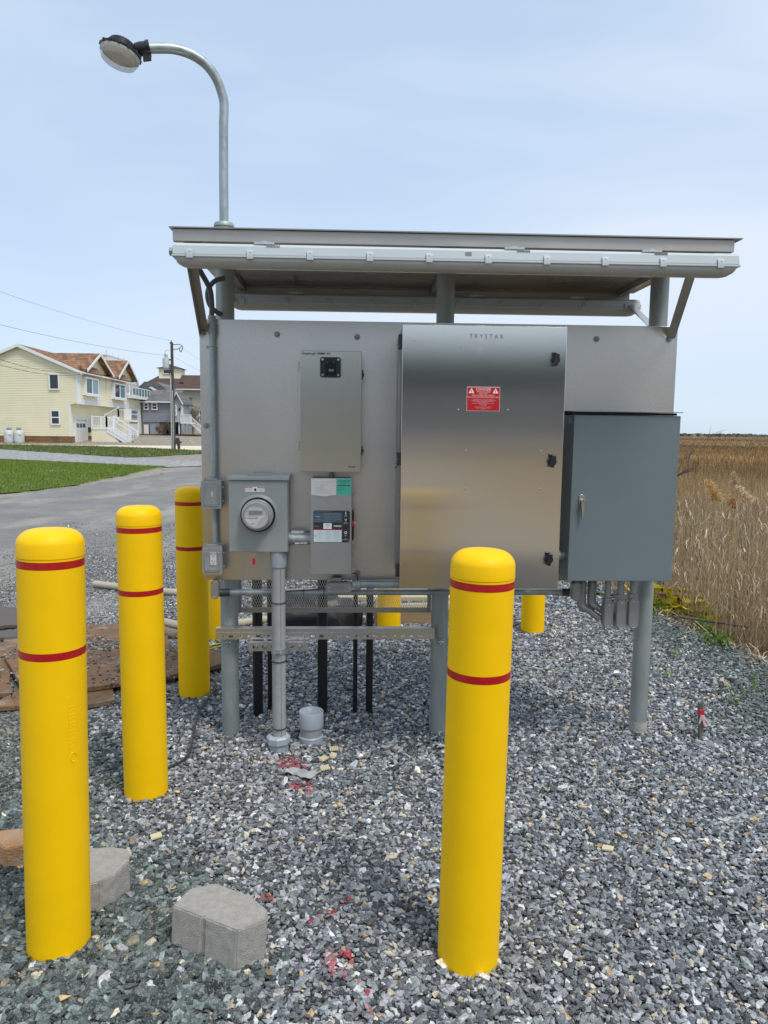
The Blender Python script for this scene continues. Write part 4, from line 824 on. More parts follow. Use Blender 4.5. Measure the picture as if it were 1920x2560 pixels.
def black_conduit(x, r, label, y=3.93):
    return tag(build('black_conduit', MB().cyl((x, y, -.05), (x, y, .90), r, 20), 'blackpipe'), label, 'pipe', 'black conduits rising behind the mesh guard')
black_conduit(-.535, .0275, 'thick black conduit left of the grey plastic riser'); black_conduit(-.478, .0150, 'slim black conduit half hidden behind the grey plastic riser', 4.02)
black_conduit(-.178, .0275, 'thick black conduit behind the grey pipe stub'); black_conduit(.003, .0125, 'thinnest black conduit, right of the grey pipe stub'); black_conduit(.082, .0195, 'black conduit nearest the middle pole')

# ---------------------------------------------------------------- things on the ground
def blockmesh(poly, z0, z1, rough=.004, seed=1):
    """chunky cast block: outline polygon, subdivided and roughened"""
    import bmesh
    rng = random.Random(seed); mb = MB(); mb.prism(poly, z0, z1, 'Z'); return mb
def rough_block(name, poly, z0, z1, m, label, cat, rx=0, ry=0, seed=1, amp=.0022, bev=.004, disp=.0022):
    cx = sum(p[0] for p in poly)/len(poly); cy = sum(p[1] for p in poly)/len(poly)
    mb = MB().prism([(p[0]-cx, p[1]-cy) for p in poly], 0, z1-z0, 'Z')
    o = build(name, mb, m, loc=(0, 0, 0), smooth=False)
    o.location = (cx, cy, z0); o.rotation_euler = (rx, ry, 0)
    import bmesh
    bm = bmesh.new(); bm.from_mesh(o.data); bmesh.ops.bevel(bm, geom=list(bm.edges), offset=bev, segments=2, affect='EDGES')
    bmesh.ops.triangulate(bm, faces=bm.faces)
    for _ in range(4):
        es = [e for e in bm.edges if e.calc_length() > .014]
        if not es: break
        bmesh.ops.subdivide_edges(bm, edges=es, cuts=1); bmesh.ops.triangulate(bm, faces=bm.faces)
    from mathutils import noise
    bm.normal_update()
    for v in bm.verts:
        p = v.co; v.co = p+v.normal*((noise.noise(p*40+Vector((seed*3, 0, 0)))*.6+noise.noise(p*130)*.5)*disp)
    bm.to_mesh(o.data); bm.free(); o.data.polygons.foreach_set('use_smooth', [True]*len(o.data.polygons)); o.data.set_sharp_from_angle(angle=R(50))
    return tag(o, label, cat)
# octagonal-ish paver: notch in the middle of its front face
f0 = Vector((-.560, 2.095)); f1 = Vector((-.345, 1.985)); u = (f1-f0).normalized(); nrm = Vector((-u.y, u.x))
def P2(a, b_): q = f0+u*a+nrm*b_; return (q.x, q.y)
Lf = (f1-f0).length
rough_block('concrete_paver', [P2(0, 0), P2(Lf*.46, 0), P2(Lf*.49, .010), P2(Lf*.52, 0), P2(Lf, .0), P2(Lf+.045, .085), P2(Lf+.02, .13), P2(Lf*.72, .165), P2(Lf*.15, .165), P2(-.015, .10)],   .018, .146, 'concrete', 'whole grey concrete paver block lying in front, with a groove down its face', 'paver', ry=R(3), rx=R(-3), seed=2)
rough_block('concrete_paver', [(-.93, 2.21), (-.83, 2.255), (-.785, 2.30), (-.765, 2.37), (-.79, 2.44), (-.85, 2.46), (-1.0, 2.44), (-1.04, 2.33)], .015, .135, 'concrete', 'grey concrete paver half hidden behind the nearest yellow bollard', 'paver', seed=5, disp=.004)
rough_block('orange_brick', [(-1.235, 2.49), (-1.10, 2.53), (-1.13, 2.63), (-1.31, 2.60), (-1.32, 2.555)], .012, .122, 'brickclay', 'chipped orange brick at the left edge beside the nearest bollard', 'brick', rx=R(4), seed=8)
for (x, y, w, d_, a, lb) in ((-.76, 2.68, .020, .017, .4, 'small cream square chip on the gravel left of the middle'), (.96, 2.56, .020, .016, -.5, 'small cream square chip on the gravel right of the front bollard')):
    ca, sa = math.cos(a), math.sin(a)
    tag(build('cream_chip', MB().obox((x, y, .044), (ca, sa, .1), (-sa, ca, 0), (-.1, 0, 1), w, d_, .003), 'creamwood'), lb, 'litter')
for i, (x, y, a, lb) in enumerate(((-.10, 3.44, .2, 'ribbed cream scrap farthest of the four near the pipe stub'), (-.10, 3.37, 1.4, 'flat cream sliver just in front of the farthest scrap'), (-.145, 3.335, .9, 'ribbed cream scrap beside the red painted stones'), (-.135, 3.235, .5, 'ribbed cream scrap lying on the grey litter'))):
    ca, sa = math.cos(a), math.sin(a); m = MB().obox((x, y, .042), (ca, sa, 0), (-sa, ca, 0), (0, 0, 1), .022, .010, .003)
    for k in range(5): m.obox((x+ca*(k-2)*.0085, y+sa*(k-2)*.0085, .047), (ca, sa, 0), (-sa, ca, .2), (0, 0, 1), .003, .014, .003)
    tag(build('cream_scrap', m, 'creamwood'), lb, 'litter', 'cream scraps beside the pipe stub')
m = MB(); import mathutils.noise as mn
gw, gh = 16, 8; n0 = 0; 
for j in range(gh):
    for i in range(gw):
        s, t_ = i/(gw-1), j/(gh-1); wd = .035*(1-abs(2*s-1)**1.5)+.006
        m.v.append((-.32+.17*s, 3.20+.02*math.sin(s*7)+(t_-.5)*2*wd, .040+.014*mn.noise(Vector((s*6, t_*3, 0)))+.012*math.sin(t_*3.1)*(.5+.5*math.sin(s*12))))
for j in range(gh-1):
    for i in range(gw-1): m.f.append((j*gw+i, j*gw+i+1, (j+1)*gw+i+1, (j+1)*gw+i))
o = build('plastic_scrap', m, 'cloth'); o.modifiers.new('thickness', 'SOLIDIFY').thickness = .001; tag(o, 'crumpled grey plastic scrap lying among the red painted stones', 'litter')
# survey stake
sk = thing('survey_stake', 'short wooden stake with pink ribbon standing in the gravel at the right', 'stake', (1.80, 3.58, 0))
build('stake', MB().obox((1.803, 3.58, .09), (1, 0, .05), (0, 1, 0), (-.05, 0, 1), .011, .009, .105), 'woodstake', sk, bevel=.002)
build('stake_top', MB().obox((1.7965, 3.58, .208), (1, 0, .2), (0, 1, 0), (-.2, 0, 1), .011, .009, .013), 'woodstake', sk, bevel=.002)
build('ribbon', MB().obox((1.799, 3.58, .168), (1, 0, .05), (0, 1, 0), (-.05, 0, 1), .014, .012, .016), 'pinktape', sk, bevel=.003)
m = MB()
for (dx, dz, w) in ((-.022, .115, .012), (.012, .100, .016), (.028, .12, .01)): m.quad((1.792, 3.566, .158), (1.808, 3.566, .156), (1.80+dx+w, 3.560, dz), (1.80+dx, 3.556, dz-.004))
build('ribbon_tail', m, 'palepink', sk, fix=False)
# rusty steel plates with lifting holes
def plate(name, poly, z0, th, m, label, holes=(), rot=None):
    import bmesh
    bm = bmesh.new(); loops = []
    def ring(pts):
        vs = [bm.verts.new((p[0], p[1], 0)) for p in pts]; return [bm.edges.new((vs[i], vs[(i+1) % len(vs)])) for i in range(len(vs))]
    P = []
    for i in range(len(poly)):
        a, c = Vector(poly[i]), Vector(poly[(i+1) % len(poly)]); k = max(1, int((c-a).length/.12))
        for j in range(k):
            q = a.lerp(c, j/k); P.append((q.x+random.gauss(0, .004), q.y+random.gauss(0, .004)))
    es = ring(P)
    for (hx, hy, hr) in holes: es += ring([(hx+hr*math.cos(2*PI*k/20), hy+hr*math.sin(2*PI*k/20)) for k in range(20)])
    bmesh.ops.triangle_fill(bm, use_beauty=True, use_dissolve=False, edges=es)
    bmesh.ops.recalc_face_normals(bm, faces=bm.faces)
    r = bmesh.ops.extrude_face_region(bm, geom=list(bm.faces)); bmesh.ops.translate(bm, verts=[v for v in r['geom'] if isinstance(v, bmesh.types.BMVert)], vec=(0, 0, th)); bmesh.ops.recalc_face_normals(bm, faces=bm.faces)
    me = bpy.data.meshes.new(name); bm.to_mesh(me); bm.free()
    cx = sum(p[0] for p in poly)/len(poly); cy = sum(p[1] for p in poly)/len(poly); me.transform(Matrix.Translation((-cx, -cy, 0))); me.materials.append(MT[m])
    o = bpy.data.objects.new(name, me); COL.objects.link(o); o.location = (cx, cy, z0); 
    if rot: o.rotation_euler = rot
    return tag(o, label, 'steel plate')
plate('steel_plate', [(-1.53, 5.85), (-1.28, 4.98), (-2.30, 4.55), (-2.62, 5.42), (-2.2, 5.70)], .030, .022, 'rust', 'brown rusty steel plate between the two nearest left bollards, farther one')
plate('steel_plate', [(-.84, 4.68), (-1.15, 4.42), (-1.86, 4.08), (-2.35, 4.85), (-1.30, 5.05), (-.95, 4.95)], .058, .025, 'rust', 'rusty steel plate running from the nearest bollard to the third bollard')
plate('steel_plate', [(-1.50, 4.40), (-1.38, 4.10), (-1.52, 4.00), (-2.05, 4.02), (-1.95, 4.40)], .030, .022, 'rust', 'orange rusty plate corner peeking out below the top plate')
plate('steel_plate', [(-3.6, 4.9), (-2.22, 4.62), (-1.90, 4.00), (-2.4, 3.88), (-3.8, 4.0)], .034, .024, 'rust', 'rusty plate with a lifting hole at the left edge behind the nearest bollard', holes=((-2.03, 4.13, .07),))
plate('steel_plate', [(-3.9, 5.2), (-2.50, 5.36), (-2.60, 6.15), (-4.0, 6.7)], .034, .024, 'darkplate', 'dark grey steel plate with a round lifting hole, farthest left', holes=((-2.70, 5.62, .085),))
# stones strewn on the plates
def strew(n, x0, x1, y0, y1, s, z, pal=PAL, big=.0):
    P = np.stack([RNG.uniform(x0, x1, n), RNG.uniform(y0, y1, n), np.full(n, z)], 1); sz = s*RNG.lognormal(0, .45, n)
    return P, np.stack([RNG.normal(0, .3, n), RNG.normal(0, .3, n), RNG.random(n)*6.28], 1), np.repeat(sz[:, None], 3, 1)*RNG.uniform(.8, 1.1, (n, 3)), pal[RNG.choice(8, n, p=PW/PW.sum())]*.8
S1 = [strew(500, -2.3, -1.1, 4.25, 5.0, .007, .088), strew(900, -2.4, -1.4, 4.95, 5.25, .007, .056), strew(90, -3.3, -2.0, 4.0, 4.8, .007, .062), strew(200, -2.2, -1.3, 5.2, 5.7, .005, .055)]
for s_ in S1:
    s_[0][:, 1] += .12*np.sin(s_[0][:, 0]*9)
scatter('loose_stones', *[np.concatenate([p[i] for p in S1]) for i in range(4)], label='small loose stones strewn over the rusty steel plates', cat='gravel')
# extension cord, hoses
o = tag(build('power_cable', MB().tube(smoothpath([(-.93, 4.52, .02), (-.885, 4.45, .045), (-.845, 4.31, .042), (-.86, 3.95, .05), (-.84, 3.72, .042), (-.80, 3.44, .046), (-.81, 3.34, .042), (-.85, 3.27, .044), (-.93, 3.20, .03)], 8), .0065, 10), 'rubber'), 'black cable snaking over the gravel behind the second bollard', 'cable')
tag(build('pale_hose', MB().tube(smoothpath([(-2.6, 7.25, .06), (-1.9, 6.95, .055), (-1.35, 6.85, .055), (-.3, 6.9, .06), (.8, 6.95, .055), (1.5, 7.3, .05)], 10), .034, 14), 'hose'), 'thick pale hose lying across behind the rack, farther one', 'hose')
tag(build('pale_hose', MB().tube(smoothpath([(-1.62, 5.70, .11), (-1.45, 5.60, .10), (-1.3, 5.56, .09), (-1.0, 5.72, .06), (-.6, 5.95, .055), (-.1, 6.22, .055), (.5, 6.35, .05), (1.05, 6.45, .05)], 10), .032, 14), 'hose'), 'thick pale hose curving past the black wrapped bundle, nearer one', 'hose')
tag(build('rusty_fitting', MB().tube(smoothpath([(-1.50, 5.55, .05), (-1.36, 5.44, .05), (-1.2, 5.40, .045)]), [.045]*17, 12), 'rust'), 'rusty round fitting on the plates beside the third bollard', 'pipe fitting')
tag(build('yellow_rope', MB().tube(smoothpath([(-1.08, 5.20, .04), (-.98, 5.26, .042), (-.90, 5.42, .04), (-.82, 5.6, .04)]), .005, 8).tube(smoothpath([(-1.06, 5.10, .04), (-.95, 5.22, .04), (-.86, 5.36, .04)]), .005, 8), 'tape'), 'thin yellow rope at the foot of the fourth bollard', 'rope')
# timber beam
tb = tag(build('timber_beam', MB().obox((.66, 5.93, .085), (1, -.03, 0), (.03, 1, 0), (0, 0, 1), .50, .07, .065), 'timber', bevel=.004), 'sawn timber beam on the gravel behind the yellow bollard', 'timber')
tag(build('timber_board', MB().obox((.35, 6.22, .16), (1, -.05, .01), (.05, 1, 0), (0, 0, 1), .62, .045, .016), 'creamwood', bevel=.002), 'pale thin board lying behind the timber beam', 'timber')
# black wrapped bundle
m = MB(); gw, gh = 26, 22
for j in range(gh):
    for i in range(gw):
        s, t_ = i/(gw-1)*2*PI, j/(gh-1)
        rr = math.sin(min(1, t_*1.15)*PI/2) ; hgt = .30*(math.cos(t_*PI/2)**.5 if t_ < 1 else 0)
        nx = mn.noise(Vector((math.cos(s)*2, math.sin(s)*2, t_*3)))*.22+mn.noise(Vector((math.cos(s)*7, math.sin(s)*7, t_*9)))*.08
        flare = 1+.25*max(0, t_-.8)*5*(.5+.5*math.sin(s*5))
        m.v.append((-.33+(.31*rr*flare)*(1+nx)*math.cos(s), 5.74+(.20*rr*flare)*(1+nx)*math.sin(s), .02+hgt*(1+nx*.5)))
for j in range(gh-1):
    for i in range(gw-1): m.f.append((j*gw+i, j*gw+i+1, (j+1)*gw+i+1, (j+1)*gw+i))
tag(build('black_bundle', m, 'tarp'), 'bundle wrapped in black plastic sheet behind the rack poles', 'bundle')
# caution tape heap
def ribbon(pts, w, seed):
    rng = random.Random(seed); P = smoothpath(pts, 7); m = MB(); 
    for i, p in enumerate(P):
        d_ = (P[min(i+1, len(P)-1)]-P[max(i-1, 0)]).normalized(); a = rng.uniform(-.12, .12)+math.sin(i*.16+seed)*.6+.8
        n_ = d_.cross(Vector((0, 0, 1))).normalized(); n_ = n_*math.cos(a)+Vector((0, 0, 1))*math.sin(a)
        m.v += [tuple(p-n_*w/2), tuple(p+n_*w/2)]
    for i in range(len(P)-1): m.f.append((2*i, 2*i+1, 2*i+3, 2*i+2))
    return m, P
ct = thing('caution_tape', 'crumpled heap of yellow caution tape beside the right pole at the reed edge', 'tape', (2.85, 6.4, 0))
mbig = MB(); marks = MB()
rr_ = random.Random(4)
runs = []
for k in range(8):
    x0_, y0_ = 2.72+.25*rr_.random(), 6.55+.55*rr_.random(); z0_ = .05+.16*rr_.random()
    runs.append([(x0_-.15+.3*rr_.random()*q/2, y0_-.1*q+.12*rr_.random(), max(.03, z0_+.10*rr_.random()-.02*q)) for q in range(5)])
for k in range(5):
    y0_ = 6.4-.09*k; runs.append([(2.66+.05*k+.09*q, y0_-.10*rr_.random()-.03*q, .04+.05*rr_.random()) for q in range(5)])
runs.append([(1.65, 7.05, .05), (1.9, 7.0, .06), (2.2, 6.9, .06), (2.5, 6.75, .06), (2.7, 6.5, .07)])
for k, pts in enumerate(runs):
    mm, P = ribbon(pts, .052, k); n = len(mbig.v); mbig.v += mm.v; mbig.f += [tuple(n+i for i in f) for f in mm.f]
    for i in range(2, len(P)-2, 3):   # black letter strokes along the tape
        a, b_ = Vector(mm.v[2*i]), Vector(mm.v[2*i+1]); c, d_ = Vector(mm.v[2*i+2]), Vector(mm.v[2*i+3]); nn = (b_-a).cross(c-a).normalized()*.0012
        for s in (1, -1):
            lo, hi = .15, .85; q = .8 if i % 2 else .3
            marks.quad(a.lerp(b_, lo)+nn*s, a.lerp(b_, hi)+nn*s, (a.lerp(b_, hi)).lerp(c.lerp(d_, hi), q)+nn*s, (a.lerp(b_, lo)).lerp(c.lerp(d_, lo), q)+nn*s)
build('tape', mbig, 'tape', ct, fix=False); build('lettering', marks, 'ink', ct, fix=False, smooth=False)
for (x, y, z) in ((2.80, 6.72, .20), (2.74, 6.45, .13)):
    o = text('lettering', 'CAUTION', .060, x, y, z, 'ink', ct, depth=.0004, bold=.001); o.rotation_euler = (R(-20), 0, R(-12)*1)

# ---------------------------------------------------------------- marsh vegetation
def blades(name, base, h, w, lean, col, segs, m, label=None, cat=None, curl=None, kind='stuff', tip=.15, prt=None):
    n = len(base); az = RNG.random(n)*2*PI; side = np.stack([np.cos(az), np.sin(az), np.zeros(n)], 1); la = RNG.random(n)*2*PI; ld = np.stack([np.cos(la), np.sin(la), np.zeros(n)], 1)
    V = np.zeros((n, (segs+1)*2, 3)); 
    for k in range(segs+1):
        t_ = k/segs; p = base+ld*(lean*h*t_**2)[:, None]; p[:, 2] += h*t_*(1-(.25*(lean**2))*t_)
        if curl is not None: p[:, 2] -= curl*h*max(0, t_-.45)**2*3
        ww = w*(1-(1-tip)*t_)
        V[:, 2*k] = p-side*ww[:, None]/2; V[:, 2*k+1] = p+side*ww[:, None]/2
    Fi = []
    base_i = (np.arange(n)*(segs+1)*2)[:, None]
    for k in range(segs): Fi.append(base_i+np.array([2*k, 2*k+1, 2*k+3, 2*k+2])[None, :])
    Fq = np.stack(Fi, 1).reshape(-1, 4)
    me = bpy.data.meshes.new(name); nv = V.shape[0]*V.shape[1]
    me.vertices.add(nv); me.vertices.foreach_set('co', V.reshape(-1).astype(np.float32)); me.loops.add(Fq.size); me.loops.foreach_set('vertex_index', Fq.reshape(-1).astype(np.int32))
    me.polygons.add(len(Fq)); me.polygons.foreach_set('loop_start', np.arange(0, Fq.size, 4, dtype=np.int32)); me.polygons.foreach_set('loop_total', np.full(len(Fq), 4, dtype=np.int32)); me.update(calc_edges=True)
    cc = np.repeat(np.concatenate([col, np.ones((n, 1))], 1)[:, None, :], (segs+1)*2, 1); colattr(me, cc.reshape(-1, 4))
    me.materials.append(m); o = bpy.data.objects.new(name, me); COL.objects.link(o)
    if prt is not None: o.parent = prt
    if kind: o['kind'] = kind
    if label: tag(o, label, cat)
    return o
leafm = mat('dry_reed', (.3, .2, .1), .75, attr=('Col', 'GEOMETRY')); leafm.node_tree.nodes['Principled BSDF'].inputs['Specular IOR Level'].default_value = .25
def pick(pal, n, w=None, j=.18):
    pal = np.array(pal, float); return pal[RNG.choice(len(pal), n, p=w)]*RNG.lognormal(0, j, n)[:, None]
def patch(b):
    k = np.log(b[:, 1])*3
    return (1+.20*np.sin(k*2.1+b[:, 0]/b[:, 1]*5)+.14*np.sin(k*5.3+b[:, 0]/b[:, 1]*17+1)+.08*np.sin(k*11+b[:, 0]*.7))[:, None]
def marsh_pts(n, y0, y1, a, b_, off=.35, pw=1.):
    y = y0+(y1-y0)*RNG.random(n)**pw; x = np.maximum(a*y, edgev(y)+off)+0; xb = np.maximum(b_*y, x+1.2); X = x+(xb-x)*RNG.random(n); return np.stack([X, y, gz(X, y)], 1)
TAN = [(.50, .38, .24), (.38, .275, .165), (.26, .18, .10), (.64, .53, .37), (.43, .30, .16)]
n = 19000; b0 = marsh_pts(n, 4.2, 12, .28, .78, .30); edge_n = 1200
hh_ = np.where(b0[:, 1] < 9, 1.46, 1.42)*RNG.uniform(.50, 1.12, n); hh_ *= np.clip((b0[:, 0]-edgev(b0[:, 1])-.15)/1.0+RNG.normal(0, .15, n), .22, 1)
blades('reed_bed', b0, hh_, RNG.uniform(.0035, .007, n), np.where(RNG.random(n) < .12, RNG.uniform(.3, 1.1, n), RNG.uniform(0, .13, n)), pick(TAN, n, [.28, .26, .2, .08, .18]), 4, leafm, 'dense dry brown reeds growing along the marsh edge', 'reeds')
n = 8500; b0 = marsh_pts(n, 4.2, 10.5, .28, .78, .28); b0[:, 2] += RNG.uniform(.05, 1.35, n)*np.clip((b0[:, 0]-edgev(b0[:, 1]))/.7, .15, 1)
blades('reed_leaves', b0, RNG.uniform(.06, .20, n), RNG.uniform(.004, .010, n), RNG.uniform(.3, 1.3, n), pick([(.46, .37, .25), (.62, .55, .42), (.33, .25, .15), (.26, .18, .10)], n), 3, leafm, 'curled pale dead leaves caught among the dry reeds', 'reed leaves', curl=.9)
n = 2600; b0 = marsh_pts(n, 3.2, 9, .2, .8, -.05); b0[:, 0] = edgev(b0[:, 1])+RNG.uniform(.0, .8, n); b0[:, 2] = gz(b0[:, 0], b0[:, 1])
blades('fallen_reeds', b0+[0, 0, .03], RNG.uniform(.1, .30, n), RNG.uniform(.005, .011, n), RNG.uniform(1.5, 5, n), pick(TAN+[(.12, .09, .06)], n), 4, leafm, 'tangle of fallen reed straw along the gravel edge', 'straw', curl=.6)
n = 26000; b0 = marsh_pts(n, 10, 26, .26, .72); 
blades('marsh_grass', b0, RNG.uniform(.75, 1.25, n), RNG.uniform(.010, .020, n), RNG.uniform(0, .35, n), patch(b0)*pick([(.30, .19, .08), (.38, .26, .12), (.22, .135, .055), (.46, .36, .21)], n, [.36, .3, .2, .14]), 3, leafm, 'brown marsh grass spreading behind the reeds', 'marsh grass')
n = 34000; b0 = marsh_pts(n, 24, 90, .30, .68, pw=1.5)
blades('far_marsh_grass', b0, RNG.uniform(.7, 1.0, n), RNG.uniform(.03, .06, n)*(1+b0[:, 1]/60), RNG.uniform(0, .4, n), patch(b0)*pick([(.34, .20, .075), (.28, .17, .07), (.40, .28, .13), (.24, .15, .07)], n), 2, leafm, 'orange brown marsh grass in the middle distance', 'marsh grass')
n = 26000; b0 = marsh_pts(n, 85, 420, .33, .66, pw=1.6)
blades('distant_marsh', b0, RNG.uniform(.5, .9, n)*(1+b0[:, 1]/900), RNG.uniform(.2, .4, n)*(1+b0[:, 1]/120), RNG.uniform(0, .3, n), patch(b0)*pick([(.32, .21, .10), (.37, .265, .14), (.29, .19, .095)], n, j=.1), 1, leafm, 'far flat tan marsh reaching towards the horizon', 'marsh grass')
# scrub along the horizon
n = 5000; yy = RNG.uniform(900, 1500, n); xx = yy*RNG.uniform(.25, .75, n); clump = np.array([max(0, mn.noise(Vector((x/60, y/200, 3))))+.25*max(0, mn.noise(Vector((x/16, 1, 3)))) for x, y in zip(xx, yy)])
b0 = np.stack([xx, yy, np.full(n, -.6)], 1)
blades('horizon_scrub', b0, 1.6+7*clump*RNG.uniform(.5, 1, n), np.full(n, 9.), np.full(n, .05), pick([(.15, .145, .12), (.11, .11, .095), (.21, .19, .15)], n), 2, leafm, 'low dark scrub and small trees along the far horizon', 'scrub', tip=.5)
# reed plumes, one thing each
def plume(x, y, h, size, label, col, lean):
    t = thing('reed_plume', label, 'reed', (x, y, float(gz(x, y))), 'feathery reed plumes above the marsh edge')
    z0 = float(gz(x, y)); P = smoothpath([(x, y, z0), (x-.0*lean, y, z0+h*.6), (x-.25*lean*h*.4, y, z0+h)], 8)
    build('stem', MB().tube(P, [.004*(1-.6*i/len(P)) for i in range(len(P))], 5), mat('reed_stem', (.40, .28, .14), .8), t)
    tip = Vector(P[-1]); n = 260; s = RNG.random(n)**.8; b0 = np.array([tip])-np.stack([-.45*lean*s*size, np.zeros(n), s*size*.85], 1)
    b0 += np.stack([RNG.normal(0, .012, n), RNG.normal(0, .012, n), np.zeros(n)], 1); b0 -= np.array(wloc(t))
    o = blades('seed_head', b0, size*.32*(.4+s), np.full(n, .0045), np.full(n, 1.4), pick([col], n, j=.2), 3, leafm, kind=None, curl=.3)
    o.parent = t
    # sweep all strands to the same side
    return t
for (px, py, zt_, h_, ln, lb, cl_) in ((2.71, 5.25, 1.27, .20, 1., 'golden feathery reed plume nearest the grey cabinet, the biggest', (.62, .40, .16)), (2.85, 5.3, 1.16, .13, .5, 'small golden reed plume between the two large ones', (.56, .35, .14)),
                                      (3.02, 5.25, 1.23, .16, 1.6, 'pale reed plume at the right edge on a slanting stem', (.64, .50, .33)), (3.84, 7.1, 1.24, .16, .5, 'thin tan reed plume standing higher behind the others', (.50, .38, .22))):
    plume(px, py, zt_-float(gz(px, py)), h_, lb, cl_, ln)

# bare branch leaning out by the cabinet
br = thing('bare_shrub', 'bare dark twigs of a leafless shrub leaning out beside the grey cabinet', 'shrub', (2.45, 6.0, 0))
def twig(mb, p, d_, l, r, depth, rng):
    n = 4; pts = [p]; 
    for i in range(n):
        d_ = (d_+Vector((rng.gauss(0, .12), rng.gauss(0, .12), rng.gauss(0.03, .10)))).normalized(); pts.append(pts[-1]+d_*l/n)
    mb.tube(pts, [r*(1-.55*i/n) for i in range(n+1)], 5)
    if depth:
        for k in range(3): 
            q = pts[1+rng.randrange(n)]; twig(mb, q, (d_+Vector((rng.gauss(0, .4), rng.gauss(0, .4), rng.gauss(.15, .35)))).normalized(), l*.62, r*.5, depth-1, rng)
m = MB(); rg = random.Random(3)
twig(m, Vector((2.38, 6.05, 1.03)), Vector((.75, 0, .62)), .55, .015, 3, rg); twig(m, Vector((2.48, 6.05, 1.08)), Vector((.55, 0, .75)), .42, .010, 3, rg); twig(m, Vector((2.42, 6.05, 1.05)), Vector((.35, 0, .85)), .36, .008, 2, rg)
m.tube(smoothpath([(2.30, 6.1, -.3), (2.30, 6.05, .5), (2.33, 6.05, .9), (2.38, 6.05, 1.03)]), .011, 6)
build('branch', m, mat('dark_bark', (.06, .05, .045), .9), br)
m = MB(); 
m.tube(smoothpath([(2.70, 5.85, .09), (2.95, 5.7, .08), (3.3, 5.5, .10), (3.8, 5.6, .3)]), [.014-.0004*i for i in range(25)], 7)
tag(build('fallen_branch', m, mat('grey_bark', (.10, .085, .065), .9, var=.2, vs=20)), 'grey fallen branch lying at the reed edge by the caution tape', 'branch')
# green weeds
def weed(x, y, n, h, label, broad=False):
    z = float(gz(x, y)); b0 = np.stack([x+RNG.normal(0, .05 if broad else .02, n), y+RNG.normal(0, .05 if broad else .02, n), np.full(n, z+.02)+ (RNG.random(n)*h*.7 if broad else 0)], 1)
    t = thing('green_weed', label, 'weed', (x, y, z), 'green weeds at the gravel edge')
    b0 -= np.array(wloc(t)); o = blades('leaves', b0, (RNG.uniform(.03, .06, n) if broad else RNG.uniform(.5, 1, n)*h), np.full(n, .022 if broad else .005), RNG.uniform(.1, .9, n), pick([(.10, .19, .03), (.14, .24, .04)], n), 3, leafm, kind=None); o.parent = t
for a in ((2.85, 5.75, 60, .12, 'bright green leafy weed by the fallen branch', True), (2.72, 5.25, 70, .12, 'bright green leafy weed at the gravel edge, nearer than the branch', True), (3.02, 6.1, 50, .14, 'green leafy weed just past the caution tape', True), (2.25, 4.9, 14, .12, 'thin grass tuft sprouting from the dark gravel', False), (2.05, 4.55, 12, .13, 'thin grass tuft nearer the right pole', False),
          (2.25, 4.05, 9, .20, 'thin grass blades at the right edge above the stake', False), (1.25, 4.15, 4, .10, 'two thin green shoots left of the right pole', False), (2.48, 4.25, 12, .2, 'sparse grass blades at the far right edge', False), (2.70, 6.30, 60, .12, 'green leaves growing up through the caution tape', True), (2.83, 6.75, 26, .28, 'upright green blades beside the caution tape', False)): weed(*a)

# grass on the lawns
def lawn_pts(n, poly):
    P = np.array(poly); x0_, y0_ = P.min(0); x1_, y1_ = P.max(0); q = np.stack([RNG.uniform(x0_, x1_, n), RNG.uniform(y0_, y1_, n)], 1); ins = np.zeros(n, bool); j = len(P)-1
    for i in range(len(P)):
        xi, yi = P[i]; xj, yj = P[j]; c = ((yi > q[:, 1]) != (yj > q[:, 1])) & (q[:, 0] < (xj-xi)*(q[:, 1]-yi)/(yj-yi+1e-12)+xi); ins ^= c; j = i
    return q[ins]
def lawn(name, n, poly, h, w, label, pal, thr=.25):
    q = lawn_pts(n, poly); nv = np.array([mn.noise(Vector((x*.35, y*.22, 7)))+.4*mn.noise(Vector((x*1.7, y*1.1, 1))) for x, y in q]); q = q[nv < thr]; n = len(q)
    b0 = np.stack([q[:, 0], q[:, 1], gz(q[:, 0], q[:, 1])+.033], 1)
    blades(name, b0, RNG.uniform(.5, 1.2, n)*h, np.full(n, w), RNG.uniform(.1, .7, n), pick(pal, n), 2, leafm, label, 'grass')
GR = [(.125, .20, .016), (.16, .24, .02), (.09, .15, .012), (.24, .27, .05)]
lawn('lawn_grass', 85000, [(-19, 16.5), (-9.2, 16.8), (-8.4, 17.7), (-7.8, 19.5), (-7.7, 21.4), (-7.95, 27.6), (-8.0, 31.3), (-10.4, 32.7), (-19, 38)],   .055, .016, 'bright green lawn grass beside the road', GR, thr=.95)
lawn('strip_grass', 26000, [(-36, 62), (-26, 55), (-13.1, 41.6), (-11.9, 43), (-10.0, 49), (-9, 53), (-18, 62), (-23.8, 67), (-36, 70)], .12, .05, 'grass strip in front of the yellow house', [(.11, .15, .03), (.15, .17, .045), (.09, .14, .03), (.20, .19, .08)], thr=.5)

